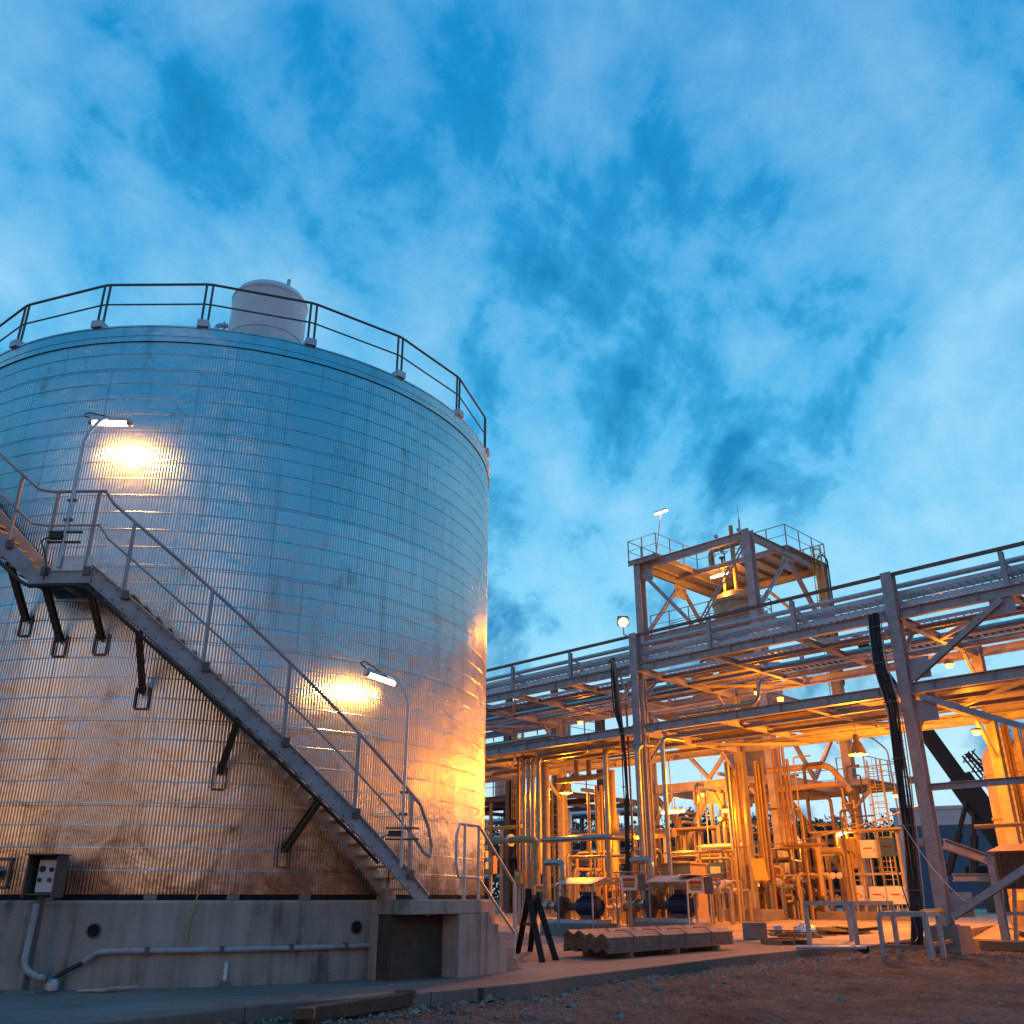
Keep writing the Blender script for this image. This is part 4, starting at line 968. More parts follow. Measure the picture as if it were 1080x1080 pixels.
MB().tube([p - ZV * .25, p - ZV * .6, W(11.85, -.2, 12.5)], .04, 6).build('arm', M['galv'], t)
light('SPOT', 'lamp_light', p + fd * .15, 19000, SOD, .2, t, p + fd, 62)
def tube_lamp(a, b, label, en, lens='lens_p', pole=None, down=True):
    a, b = Vector(a), Vector(b); t = thing('fluorescent_lamp', (a + b) / 2, label, 'lamp')
    MB().beam(a + ZV * .09, b + ZV * .09, .2, .1).build('housing', M['white'], t); MB().tube([a, b], .075, 10).build('tube', M[lens], t)
    if pole: MB().tube([(a + b) / 2 + ZV * .1, Vector(pole)], .03, 6).build('pole', M['galv'], t)
    if en: light('POINT', 'lamp_light', (a + b) / 2 - ZV * .25, en, (1, .31, .02), .25, t)
tube_lamp(W(19.8, 13.1, 25.0), W(18.8, 13.1, 25.0), 'white tube lamp on a thin pole at the left corner of the tower top', 30, pole=W(19.95, 13.2, 22.4))
tube_lamp(W(18.8, 17.6, 21.4), W(17.4, 17.6, 21.4), 'white tube lamp under the tower top deck above the cream vessel', 600, pole=W(18.1, 17.6, 22.1))
a = PW(698, 857, 6); tube_lamp(W(a[0], 6, a[2]), W(a[0] - 1.35, 6, a[2]), 'white tube lamp low under the rack before the yellow tower braces', 600, pole=W(a[0] - .6, 6, 8.2))
a = PW(880, 882, 12); tube_lamp(W(a[0], 12, a[2]), W(a[0] - .9, 12, a[2] + .25), 'tilted white tube lamp above the instrument rack', 350, pole=W(a[0] - .4, 12, 1.0))
a = PW(840, 884, 13); tube_lamp(W(a[0], 13, a[2]), W(a[0] - .3, 13, a[2] - .5), 'small white lamp beside the slim dropping pipes', 300, pole=W(a[0] - .2, 13, 1.0))
for px, py, ww, lb in ((823, 737, 7, 'small yellow lamp on the lower rack deck before the tower'), (1030, 772, 6, 'small yellow lamp under the rack deck near the right edge')):
    q = W(*PW(px, py, ww)); t = thing('bulkhead_lamp', q, lb, 'lamp')
    MB().lathe([(.0, -.12), (.13, -.1), (.16, .05), (.0, .07)], q, 14).build('glass', M['lens_s'], t); MB().disc(q + ZV * .1, ZV, .19, .06).build('cap', M['darksteel'], t)
    light('POINT', 'lamp_light', q - ZV * .25, 260, SOD, .15, t)
# fill lamps added to brighten the rack and tower, hung like the others
LL = ((17, 12.0, 6.9, 'added fill lamp hung by the front beam of the tower behind the pipes'), (35, 6, 6.8, 'added unseen fill lamp hung under the rack behind the tank'), (24, 19, 6.8, 'added fill lamp hung at the far left of the tower'), (8.5, 17.5, 6.6, 'added fill lamp on a stalk behind the instrument rack'), (12.6, 7.2, 5.5, 'added fill lamp hung beside the dark middle rack column'), (20.5, 8.6, 4.6, 'added fill lamp low behind the upright silver pipe bank'), (9, 5.2, 10.4, 'added fill lamp between the two rack decks before the tower'), (20, 5.2, 10.4, 'added fill lamp between the two rack decks left of the left column'), (-4, 5.2, 10.4, 'added fill lamp between the two rack decks at the right edge'), (0.5, 6, 10.4, 'added fill lamp between the two rack decks behind the right column'), (14.8, 3.2, 4.2, 'added fill lamp on a rod behind the two motor pumps'), (14.2, 20, 11.4, 'added fill lamp under the middle deck of the tower'))
for k, (s, ww, z, lb_) in enumerate(LL):
    p = W(s, ww, z); t = thing('fill_lamp', p, lb_, 'lamp')
    MB().lathe([(.0, -.1), (.12, -.08), (.15, .05), (.0, .07)], p, 14).build('glass', M['lens_s'], t); MB().lathe([(.2, .03), (.16, .2), (0, .25)], p, 14).build('shade', M['cream'], t)
    MB().tube([p + ZV * .2, p + ZV * 1.2], .02, 6).build('rod', M['galv'], t)
    light('POINT', 'lamp_light', p - ZV * .25, 190 if z > 10 else 410, SOD, .18, t)
# ------------------------------------------------------------------ pumps
def pump(s, ww, label):
    z = zf(ww); t = thing('process_pump', W(s, ww, z), label, 'pump', 'motor pumps under small roofs')
    MB().pbox(s - 1.5, s + 1.6, ww - .6, ww + .6, z - .1, z + .42).build('plinth', M['conc'], t, .03)
    MB().pbox(s - 1.35, s + 1.4, ww - .45, ww + .45, z + .423, z + .56).build('skid', M['galv'], t)
    zc = z + 1.02
    mo = MB(); mo.lathe([(.0, -.62), (.26, -.6), (.33, -.52), (.36, -.5), (.36, .42), (.33, .44), (.3, .55), (.0, .58)], W(s - .6, ww, zc), 24, U); mt = mo.build('motor', M['blue'], t)
    f = MB()
    for k in range(20):
        a = 2 * math.pi * k / 20; d = N * math.cos(a) + ZV * math.sin(a)
        f.box(W(s - .62, ww, zc) + d * .375, .82, .014, .05, U, d.cross(U), d)
    f.build('cooling_fins', M['blue'], mt); MB().pbox(s - .8, s - .4, ww - .18, ww + .18, zc + .38, zc + .56).build('terminal_box', M['blue'], mt)
    MB().pbox(s - .9, s - .35, ww - .3, ww + .3, z + .56, zc - .3).build('motor_foot', M['darksteel'], mt)
    MB().lathe([(.0, -.3), (.16, -.28), (.16, .28), (0, .3)], W(s + .25, ww, zc), 16, U).build('coupling_guard', M['rust'], t)
    c = MB(); c.lathe([(.0, -.2), (.34, -.18), (.42, -.06), (.42, .06), (.34, .18), (.0, .22)], W(s + .8, ww, zc), 24, U); c.pbox(s + .6, s + 1.0, ww - .2, ww + .2, z + .56, zc - .3); c.build('casing', M['rust'], t)
    MB().tube([W(s + 1.0, ww, zc), W(s + 2.2, ww, zc)], .14, 12).disc(W(s + 1.15, ww, zc), U, .25, .06).disc(W(s + 1.6, ww, zc), U, .25, .06).build('suction_pipe', M['clad'], t)
    MB().tube([W(s + .8, ww, zc + .35), W(s + .8, ww, zc + 1.7), W(s + 1.8, ww, zc + 1.7)], .14, 12, .3).disc(W(s + .8, ww, zc + .6), ZV, .25, .06).disc(W(s + .8, ww, zc + 1.05), ZV, .25, .06).build('discharge_pipe', M['clad'], t)
    rf = MB()
    for q in (-1, 1):
        rf.extrude([(-.46, -.01), (.46, -.01), (.46, .012), (-.46, .012)], W(s - 1.5, ww + q * .44, z + 1.98), W(s + .5, ww + q * .44, z + 1.98), (ZV + N * .28 * q))
    r_ = rf.build('roof', M['galv'], t)
    for a in (-1.4, .4):
        for b in (-.75, .75): MB().beam(W(s + a, ww + b, z + .2), W(s + a, ww + b, z + 1.88), .05, .05).build('roof_post', M['steel'], t)
pa = toSW(G(622, 986, .3)); pb = toSW(G(690, 986, .3))
pump(13.6, -2.6, 'blue motor pump under a small peaked roof, nearest the concrete steps')
pump(10.3, -.9, 'blue motor pump under a small peaked roof, right behind the stack of sheets')
# control stations with notice boards
def station(px, ww, label, yt):
    s, _, zt = PW(px, yt, ww); z = zf(ww); t = thing('notice_station', W(s, ww, z), label, 'control station', 'roofed notice stations')
    MB().beam(W(s, ww, z), W(s, ww, zt + .05), .12, .12).build('post', M['cream'], t)
    X_ = (U * -.75 + N * .66).normalized(); Y_ = ZV.cross(X_); Y_ = Y_ if Y_.y < 0 else -Y_
    c = W(s, ww, zt) + Y_ * .12
    MB().box(c, .62, .14, .55, X_, Y_).build('cabinet', M['white'], t, .01)
    MB().box(c + Y_ * .074 + ZV * .1, .46, .004, .13, X_, Y_).build('red_band', M['red'], t); MB().box(c + Y_ * .074 - ZV * .08, .46, .004, .2, X_, Y_).build('notice_panel', M['yellow'], t)
    tx = MB()
    for k in range(3): tx.box(c + Y_ * .078 - ZV * (.02 + .06 * k), .38, .003, .022, X_, Y_)
    tx.build('notice_lines', M['signtext'], t)
    MB().box(c - Y_ * .12 + ZV * .38, 1.15, .75, .03, X_, (Y_ + ZV * -.06).normalized()).build('roof', M['darksteel'], t)
    MB().box(c + X_ * .5, .3, .3, .6, X_, Y_).build('switch_box', M['darksteel'], t, .01)
station(663, -2.6, 'white notice station with a red header, behind the stack of sheets', 931)
station(733, -1.0, 'white notice station with a red header, in front of the tan cabinet', 934)
s, _, _ = PW(716, 950, .8); z = zf(.8)
t = thing('tan_cabinet', W(s, .8, z), 'tall tan sheet metal cabinet with a door and side panel under the rack', 'cabinet')
MB().pbox(s - .95, s + .55, .4, 1.5, z + .1, z + 2.5).build('body', M['tan'], t, .02); MB().pbox(s - .85, s + .45, .37, .397, z + .2, z + 2.4).build('door', M['tan'], t, .008)
MB().pbox(s + .6, s + .78, .3, .7, z + .5, z + 2.1).build('side_panel', M['cream'], t, .01); MB().pbox(s - 1.05, s + .65, .3, 1.6, z + 2.503, z + 2.56).build('top', M['tan'], t); MB().pbox(s - .7, s - .64, .34, .368, z + 1.2, z + 1.45).build('handle', M['galv'], t)
MB().pbox(s - .9, s + .5, .45, 1.45, z - .05, z + .098).build('feet', M['darksteel'], t)
# ------------------------------------------------------------------ stacks of profiled sheets
ba, bb = G(632, 1013, .2), G(776, 1001, .2); d = (bb - ba).normalized(); sd = ZV.cross(d)
def bundle(off, width, l0, l1, layers, label):
    p = ba + sd * off; t = thing('sheet_bundle', p + d * ((l0 + l1) / 2), label, 'sheet stack', 'strapped stacks of profiled sheets', rz=0)
    m = MB()
    for k in range(layers):
        z = .13 + k * .052; j = random.uniform(-.04, .04); j2 = random.uniform(-.03, .03)
        pr = [(-width / 2, 0), (-width / 4, .1), (0, 0), (width / 4, .1), (width / 2, 0)]
        pr = [(x, y) for x, y in pr] + [(x, y + .036) for x, y in pr[::-1]]
        vs = []
        for e in (l0 + j, l1 + j2):
            for x, y in pr: vs.append(p + d * e + sd * x + ZV * (z + y))
        q = 5
        fs = [(i, i + 1, 10 + i + 1, 10 + i) for i in range(4)] + [(5 + i, 6 + i, 16 + i, 15 + i) for i in range(4)] + [(4, 5, 15, 14), (9, 0, 10, 19)]
        fs += [(i, 9 - i, 8 - i, i + 1) for i in range(4)] + [(10 + i, 11 + i, 18 - i, 19 - i) for i in range(4)]
        m.add(vs, fs)
    m.build('sheets', M['sheet'], t)
    zt = .13 + layers * .052
    for e in (.18, .38, .58, .8):
        x = l0 + (l1 - l0) * e; b = MB(); wd = .05 if e in (.18, .8) else .13
        for q in (-1, 1): b.box(p + d * x + sd * q * (width / 2 + .008) + ZV * (zt / 2 + .06), wd, .012, zt - .1, d, sd)
        b.tube([p + d * x + sd * (-width / 2 - .01) + ZV * zt, p + d * x + sd * (-width / 4) + ZV * (zt + .115), p + d * x + sd * (width / 4) + ZV * (zt + .115), p + d * x + sd * (width / 2 + .01) + ZV * zt], .012, 4)
        b.build('strap', M['darksteel'], t)
    for e in (.15, .5, .85):
        x = l0 + (l1 - l0) * e; MB().box(p + d * x + ZV * .065, .12, width + .1, .12, d, sd).build('bearer', M['wood'], t)
L_ = (bb - ba).length
bundle(.35, .7, .4, L_ - .1, 7, 'strapped stack of grey profiled sheets, front of the two on the slab edge')
bundle(1.15, .7, .55, L_ - .1, 8, 'strapped stack of grey profiled sheets, rear of the two and shifted left')
# black A-shaped trestle
f1, f2 = G(546, 1005, .2), G(572, 1015, .2); ap = (f1 + f2) / 2 + ZV * 1.42
t = thing('trestle', (f1 + f2) / 2, 'black A-shaped steel trestle standing beside the foot of the concrete steps', 'trestle', rz=0)
back = Vector((.35, .75, 0))
for k, ofs in enumerate((Vector((0, 0, 0)), back)):
    for f_ in (f1, f2): MB().beam(f_ + ofs, ap + ofs * .6, .15, .07, Vector((0, -1, 0))).build('leg', M['blackpaint'], t)
MB().beam(ap - ZV * .03, ap + back * .6 - ZV * .03, .12, .12).build('crossbar', M['blackpaint'], t); MB().beam((f1 + ap) / 2 + ZV * .05, (f2 + ap) / 2 + ZV * .05, .05, .08).build('spreader', M['blackpaint'], t)
MB().box(ap + ZV * .05, .16, .2, .26).build('cap', M['blackpaint'], t)
# pallets with scrap
def pallet(c, rz, label):
    t = thing('pallet', c, label, 'pallet', None, rz); X_ = Vector((math.cos(rz), math.sin(rz), 0)); Y_ = ZV.cross(X_)
    for k in range(6): MB().box(c + Y_ * (-.45 + .18 * k) + ZV * .135, 1.2, .1, .022, X_, Y_).build('slat', M['wood'], t)
    for k in (-1, 0, 1): MB().box(c + X_ * .52 * k + ZV * .061, .1, 1.0, .12, X_, Y_).build('bearer', M['wood'], t)
c1 = G(828, 996, .2); c2 = G(862, 992, .2)
pallet(c1, .35, 'low timber pallet with scrap, left of the two near the slab edge'); pallet(c2 + Vector((.2, 1.0, 0)), .15, 'low timber pallet holding a foil-wrapped heap, right of the two')
r = random.Random(12); vs = []; m = MB(); cc = c2 + Vector((-.1, .9, .15))
n_, k_ = 16, 7
for i in range(k_):
    for j in range(n_):
        a = 2 * math.pi * j / n_; rr = (.46 * math.sin(math.pi * (.16 + .84 * (1 - i / (k_ - 1))) / 2 + .0) + .02) * r.uniform(.75, 1.15); vs.append(cc + Vector((rr * math.cos(a), rr * .7 * math.sin(a), .4 * i / (k_ - 1) * r.uniform(.85, 1.1))))
m.add(vs, [(i * n_ + j, i * n_ + (j + 1) % n_, (i + 1) * n_ + (j + 1) % n_, (i + 1) * n_ + j) for i in range(k_ - 1) for j in range(n_)] + [tuple(range((k_ - 1) * n_, k_ * n_))])
tag(m.build('foil_bundle', M['foil']), 'crumpled silver foil bundle lying on a pallet', 'bundle')
m = MB(); cb0 = c1 + Vector((.2, .2, .16))
for k in range(9):
    a = r.uniform(-.5, .6); X_ = Vector((math.cos(a), math.sin(a), 0)); p = cb0 + Vector((r.uniform(-.4, .6), r.uniform(-.3, .3), .03 * k)); m.beam(p - X_ * r.uniform(.4, .9), p + X_ * r.uniform(.4, .9), .09, .04)
tag(m.build('scrap_boards', M['wood']), 'jumbled heap of scrap boards on the left pallet', 'boards')
tag(MB().box(c1 + Vector((-.05, .5, .36)), .24, .2, .3).box(c1 + Vector((-.05, .5, .52)), .2, .16, .03).build('blue_carton', mat('pale blue carton', (.35, .55, .7), .6), None, .01), 'small pale blue box standing among the scrap boards', 'box')
cc = G(886, 990, .2); m = MB(); pts = []
for k in range(150):
    a = k * .42; rr = .75 + .3 * math.sin(k * .9) ; pts.append(cc + Vector((rr * 1.5 * math.cos(a), rr * .9 * math.sin(a) + .2, .04 + .0022 * k + .03 * math.sin(k * 1.7))))
m.tube(pts, .035, 6); tag(m.build('cable_coil', M['black']), 'flat coil of black cable lying on the slab left of the barrier frames', 'cable coil')
pts = [W(*toSW(G(885, 985, .2)), .3), G(905, 988, .24), W(.6, -2.5, .26), W(.35, -1.2, .3), W(.8, -.9, 1.4), W(1.0, -.8, 2.4)]
tag(MB().tube([Vector(p) for p in pts], .022, 6, .6).build('loose_cable', M['black']), 'loose black cable trailing from the coil up to the hanging riser', 'cable')
a = G(805, 1002, .2); tag(MB().tube([a + Vector((1.0, .2, .06)), a + Vector((3.0, .1, .06))], .05, 8).build('loose_pipe', M['galv']), 'short grey pipe length lying in front of the pallets', 'pipe')
a = G(797, 992, .2); tag(MB().box(a + ZV * .3, .75, .5, .55).build('concrete_block', M['conc2'], None, .03), 'plain concrete block just right of the sheet stacks', 'block')
# steel barrier frames on the slab edge
def frame(p, q, h, depth, label, mid=False, low=False):
    t = thing('barrier_frame', (p + q) / 2, label, 'barrier', None, 0); X_ = (q - p).normalized(); Y_ = ZV.cross(X_)
    MB().beam(p + ZV * h, q + ZV * h, .11, .13).build('top_rail', M['steel'], t)
    for e in (p, q):
        MB().beam(e, e + ZV * (h - .066), .11, .11, Y_).build('leg', M['steel'], t)
        if depth: MB().beam(e + Y_ * depth, e + Y_ * depth + ZV * (h - .066), .11, .11, Y_).build('leg', M['steel'], t)
        if depth: MB().beam(e + Y_ * .06 + ZV * h, e + Y_ * (depth + .05) + ZV * h, .1, .12).build('side_rail', M['steel'], t)
    if low: MB().beam(p + X_ * .07 + ZV * .3, q - X_ * .07 + ZV * .3, .12, .1).build('low_rail', M['wood'], t)
    if depth: MB().beam(p + Y_ * depth + X_ * .06 + ZV * h, q + Y_ * depth - X_ * .06 + ZV * h, .1, .12).build('back_rail', M['steel'], t)
frame(G(905, 1000, .2), G(947, 996, .2), 1.22, 1.5, 'grey steel barrier frame on the slab edge, farther left one before the cable riser')
p = G(933, 1010, .0); q = G(982, 1012, .0)
frame(p, q, 1.15, 1.1, 'grey steel barrier frame in the dirt right in front of the hanging riser', low=True)
a, b = G(985, 1010, 0), G(1009, 1004, 0)
t = thing('sawhorse', (a + b) / 2, 'grey splayed sawhorse leaning against the concrete pedestal', 'sawhorse', rz=0)
MB().beam(a + Vector((0, .3, 1.2)), b + Vector((-.15, .3, 1.2)), .12, .1).build('top_rail', M['yellow'], t)
MB().beam(a, a + Vector((.05, .28, 1.15)), .1, .1, Vector((0, 1, 0))).build('leg', M['steel'], t); MB().beam(b, b + Vector((-.18, .28, 1.15)), .1, .1, Vector((0, 1, 0))).build('leg', M['steel'], t)
MB().beam(a + Vector((.0, .06, .32)), b + Vector((-.05, .06, .32)), .09, .1).build('low_rail', M['wood'], t)
# crate on legs at the right
s0, s1, w0, w1 = -2.75, -1.25, 1.9, 3.1
t = thing('legged_bin', W((s0 + s1) / 2, 2.5, .2), 'brown ribbed bin on steel legs with an orange-lit flared lid, right of the column', 'bin')
m = MB().pbox(s0, s1, w0, w1, 1.85, 2.95); k = s0 + .06
while k < s1: m.pbox(k, k + .05, w0 - .03, w0, 1.85, 2.95); k += .14
m.build('body', M['rust'], t)
m = MB(); e = .18; vs = [W(s0, w0, 2.95), W(s1, w0, 2.95), W(s1, w1, 2.95), W(s0, w1, 2.95), W(s0 - e, w0 - e, 3.02), W(s1 + e, w0 - e, 3.02), W(s1 + e, w1 + e, 3.3), W(s0 - e, w1 + e, 3.3)]
m.add(vs, [(0, 3, 2, 1), (4, 5, 6, 7), (0, 1, 5, 4), (1, 2, 6, 5), (2, 3, 7, 6), (3, 0, 4, 7)]); m.build('lid', M['tan'], t)
for a in (s0, s1):
    for b in (w0, w1): MB().beam(W(a + (.25 if a == s1 else -.25), b - .1, .05), W(a, b, 1.85), .12, .1, N).build('leg', M['steel'], t)
MB().beam(W(s0 - .1, w0 - .06, 1.1), W(s1 + .1, w0 - .06, 1.1), .1, .12).build('cross_bar', M['steel'], t)
tag(MB().box(W(-2.2, 1.3, .14), 3.4, .4, .3, U, N).build('timber_sleeper', M['wood'], None, .02), 'thick timber sleeper lying at the slab edge below the legged bin', 'timber')
tag(MB().tube([W(-.6, 3.6, .62), W(-1.2, 3.2, .5), W(-1.9, 2.5, .45), W(-2.6, 2.4, .5)], .025, 6, .4).build('loose_hose', M['black']), 'thin black hose drooping between the legs of the bin', 'hose')
# vertical vessel and posts at the right edge
vv = W(-.1, 11.2, 0)
v = thing('upright_vessel', vv + ZV * .6, 'big yellow-lit upright vessel at the right edge under the rack', 'vessel')
MB().lathe([(1.72, .6), (1.72, 7.2), (1.5, 7.6), (.8, 7.9), (.001, 8.0)], vv, 40).build('body', M['cream'], v)
for z in (2.6, 4.6, 6.4): MB().lathe([(1.725, z), (1.78, z), (1.78, z + .09), (1.725, z + .09)], vv, 40).build('band', M['tan'], v)
t = thing('service_frame', W(-.1, 8.9, .6), 'orange-lit upright frame of posts and rungs left of the upright vessel', 'frame')
for ds, dw in ((0, 0), (-.8, 0), (0, .9), (-.8, .9)): MB().ib(W(.1 + ds, 8.6 + dw, .62), W(.1 + ds, 8.6 + dw, 8.2), .2, .18, N).build('post', M['steel'], t)
m = MB(); z = 1.0
while z < 8: m.beam(W(0, 8.55, z), W(-.6, 8.55, z), .04, .04); z += .33
m.build('rungs', M['steel'], t)
for q, r_ in ((-.3, .09), (-.45, .06)): MB().tube([W(q, 8.4, .62), W(q, 8.4, 8.2)], r_, 8).build('conduit', M['pipeO'], t)
MB().pbox(-1.9, -.9, 8.4, 8.5, .7, 2.6).build('panel', M['tan'], t, .01)
v = thing('small_tank', W(-.9, 6.2, .5), 'yellow-lit squat tank under the bin behind the legs', 'tank')
MB().lathe([(.9, .55), (.9, 1.5), (.7, 1.75), (0, 1.8)], W(-.9, 6.2, 0), 24).build('body', M['cream'], v); MB().lathe([(.95, .5), (.95, .62)], W(-.9, 6.2, 0), 24).build('foot_ring', M['steel'], v)
# ------------------------------------------------------------------ instrument skid
t = thing('instrument_rack', W(8.2, 12, .6), 'orange-lit instrument rack of cream boxes and gauges left of the black riser', 'instrument rack')
s0, s1, ww = 6.4, 10.4, 12.0
MB().pbox(s0 - .3, s1 + .3, 11.4, 13.0, .55, .95).build('plinth', M['conc'], t, .03)
for s in (s0, (s0 + s1) / 2, s1): MB().ib(W(s, ww, .952), W(s, ww, 4.5), .14, .12, N).build('post', M['steel'], t)
MB().pbox(s0 - .4, s1 + .2, ww - .5, ww + .9, 4.52, 4.6).build('roof', M['tan'], t)
for z in (1.5, 2.6, 3.5): MB().beam(W(s0, ww - .1, z), W(s1, ww - .1, z), .08, .1).build('rail', M['steel'], t)
for a, b, z, h, mm in ((8.35, 9.1, 2.85, 1.35, 'tan'), (7.35, 8.1, 3.3, .8, 'white'), (6.45, 7.1, 3.35, .8, 'bluebox'), (8.3, 9.05, 1.3, .8, 'white'), (7.2, 7.95, 1.3, .75, 'white'), (6.3, 7.1, 1.3, .75, 'white')):
    bxo = MB().pbox(a, b, ww - .42, ww - .15, z, z + h).build('cabinet', M[mm], t, .01)
    MB().pbox((a + b) / 2 - .22, (a + b) / 2 + .22, ww - .43, ww - .424, z + h * .5, z + h * .58).build('name_plate', M['red' if mm == 'white' else 'signtext'], bxo); MB().pbox(a + .05, a + .09, ww - .45, ww - .422, z + h * .35, z + h * .5).build('handle', M['darksteel'], bxo); MB().tube([W((a + b) / 2, ww - .28, z), W((a + b) / 2, ww - .28, .96)], .03, 6).build('conduit', M['galv'], bxo)
for k in range(5):
    c = W(9.4 + .34 * k, ww - .3, 2.55); MB().lathe([(0, -.05), (.15, -.05), (.15, .05), (0, .06)], c, 14, N * -1).build('gauge', M['white'], t)
# valve sets: pipe stub, body, flanges, hand wheel
def valve_set(s, ww, z, k, label, group):
    r = random.Random(k); t = thing('valve_set', W(s, ww, z), label, 'valve', group); X_ = U if r.random() < .6 else N
    h = r.uniform(.6, 1.9); ra = r.choice((.06, .08, .1)); c = W(s, ww, z + h); l = r.uniform(.5, .9)
    MB().tube([c - X_ * l, c + X_ * l, c + X_ * l - ZV * (h - .02)], ra, 8, .2).tube([c - X_ * l, c - X_ * l - ZV * (h - .02)], ra * .9, 8).build('stub_pipe', M[r.choice(('clad', 'pipe', 'cream'))], t)
    b = MB().lathe([(ra, -.24), (ra * 2.1, -.24), (ra * 2.1, -.19), (ra * 1.2, -.17), (ra * 1.8, 0), (ra * 1.2, .17), (ra * 2.1, .19), (ra * 2.1, .24), (ra, .24)], c, 12, X_).build('body', M[r.choice(('galv', 'rust', 'red', 'galv'))], t)
    MB().tube([c, c + ZV * .42], .03, 6).lathe([(.13, .40), (.17, .42), (.13, .44), (.04, .42)], c, 14).build('hand_wheel', M[r.choice(('darksteel', 'red', 'yellow'))], t)
rv = random.Random(21); k = 0
zones = ((11.5, 14.5, 3.0, 7.5, 12, 'flanged valve set on the floor behind the pumps'), (10.8, 13.2, 8.8, 13, 18, 'flanged valve set on the floor beside the instrument rack'), (15, 22, 2, 8, 14, 'flanged valve set on the floor near the tank end of the rack'), (13.5, 21, 15, 21, 10, 'flanged valve set on the floor inside the tower base'))
for a, b, c, d_, n_, lb in zones:
    for i in range(n_):
        k += 1; s, ww = rv.uniform(a, b), rv.uniform(c, d_); valve_set(s, ww, zf(ww), k, lb, lb.replace('flanged valve set', 'valve sets'))
# short pipe stands between the equipment
rv = random.Random(4)
for a, b, c, d_, n_, zz, lb in ((11, 21, 1.0, 8, 20, 3.2, 'short upright pipe with elbow behind the pumps'), (10.8, 13, 9, 13, 12, 3.6, 'short upright pipe with elbow near the instrument rack'), (14, 21, 13, 22, 20, 5.5, 'upright pipe with elbow at the tower base'), ):
    for i in range(n_):
        s, ww = rv.uniform(a, b), rv.uniform(c, d_); h = rv.uniform(.5, 1) * zz; z = zf(ww); r_ = rv.choice((.035, .05, .065, .08, .11)); l = rv.uniform(.6, 2.4) * rv.choice((-1, 1))
        if rv.random() < .5: q = [(s, ww, z), (s, ww, z + h), (s + l, ww, z + h), (s + l, ww, z + h * rv.uniform(.2, .5))]
        else: q = [(s, ww, z), (s, ww, z + h), (s, ww + l, z + h), (s, ww + l, z)]
        pipe(q, r_, rv.choice(('clad', 'cream', 'pipe', 'rust', 'darksteel')), lb, lb.replace('pipe with', 'pipes with'), flanges=((0, .5),) if rv.random() < .5 else ())
lr = thing('low_pipe_frame', W(20, 10, .6), 'orange-lit three-level frame of pipes low behind the cable riser', 'pipe frame')
for s in (14.6, 18, 21.5, 25, 28.5):
    for ww in (9.6, 11.4): MB().ib(W(s, ww, .6), W(s, ww, 5.0), .2, .2, N).build('post', M['steel'], lr)
    for z in (2.0, 3.4, 4.8): MB().ib(W(s, 9.7, z), W(s, 11.3, z), .18, .14).build('crossbeam', M['steel'], lr)
rq = random.Random(9)
for i, z in enumerate((2.0, 3.4, 4.8)):
    for j in range(5):
        r_ = rq.choice((.06, .09, .12)); s0_, s1_ = rq.uniform(12.6, 17), rq.uniform(23, 29.5); ww = 9.8 + .36 * j; dz = rq.choice((-1.2, .9, -1.4, 0))
        pipe([(s1_, ww, z + .1 + r_), (s0_, ww, z + .1 + r_), (s0_ - .1, ww, z + .1 + r_ + dz)], r_, rq.choice(('clad', 'cream', 'pipeO')), 'level pipe lying on the low three-level pipe frame', 'level pipes on the low pipe frame')
for i in range(16):
    s, ww, h = rq.uniform(13.5, 27), rq.uniform(8.4, 13), rq.uniform(4.5, 7.9)
    pipe([(s, ww, .6), (s, ww, h), (s, ww + rq.uniform(-1.5, 1.5), h)], rq.choice((.05, .07, .1)), rq.choice(('clad', 'rust', 'pipeO', 'darksteel')), 'tall upright pipe rising from the low pipe frame', 'tall upright pipes by the low pipe frame')
for i in range(14):
    s, ww, h = rq.uniform(8.2, 13.2), rq.uniform(10, 14), rq.uniform(5, 8.2)
    pipe([(s, ww, .6), (s, ww, h), (s + rq.uniform(-1.2, 1.2), ww, h)], rq.choice((.04, .06, .09)), rq.choice(('cream', 'pipeO', 'rust', 'darksteel')), 'tall thin upright pipe left of the instrument rack', 'tall thin pipes left of the instrument rack')
# switch boxes near the pumps
for px, py, ww, sc, m, lb in ((518, 912, 3, 1, 'tan', 'tan switch box on a stand seen through the step railing'), (548, 925, 1, .7, 'cream', 'small cream switch box left of the first pump'), (700, 935, -.2, .6, 'cream', 'small cream junction box right of the second pump'), (757, 925, 9, 1.5, 'bluebox', 'blue upright cabinet under the tower braces')):
    s, _, zc = PW(px, py, ww); z = zf(ww); t = thing('switch_box', W(s, ww, z), lb, 'switch box'); h = .9 * sc
    MB().pbox(s - .32 * sc, s + .32 * sc, ww - .15, ww + .15, zc - h / 2, zc + h / 2).build('cabinet', M[m], t, .01)
    MB().pbox(s - .2 * sc, s + .2 * sc, ww - .157, ww - .151, zc + h * .12, zc + h * .36).build('display', M['bwhite'], t)
    MB().beam(W(s, ww, z), W(s, ww, max(z + .05, zc - h / 2)), .1, .1).build('post', M['steel'], t)
for py in (901, 913):
    s, _, zc = PW(508, py, 2); t = thing('display_box', W(s, 2, zc), 'pale blue faced instrument box beside the edge of the tank', 'instrument', 'pale instrument boxes by the tank')
    MB().pbox(s - .3, s + .3, 2.0, 2.2, zc - .16, zc + .16).build('case', M['galv'], t); MB().pbox(s - .26, s + .26, 1.99, 1.997, zc - .12, zc + .12).build('face', M['bwhite'], t); MB().beam(W(s, 2.1, zf(2)), W(s, 2.1, zc - .16), .08, .08).build('post', M['steel'], t)
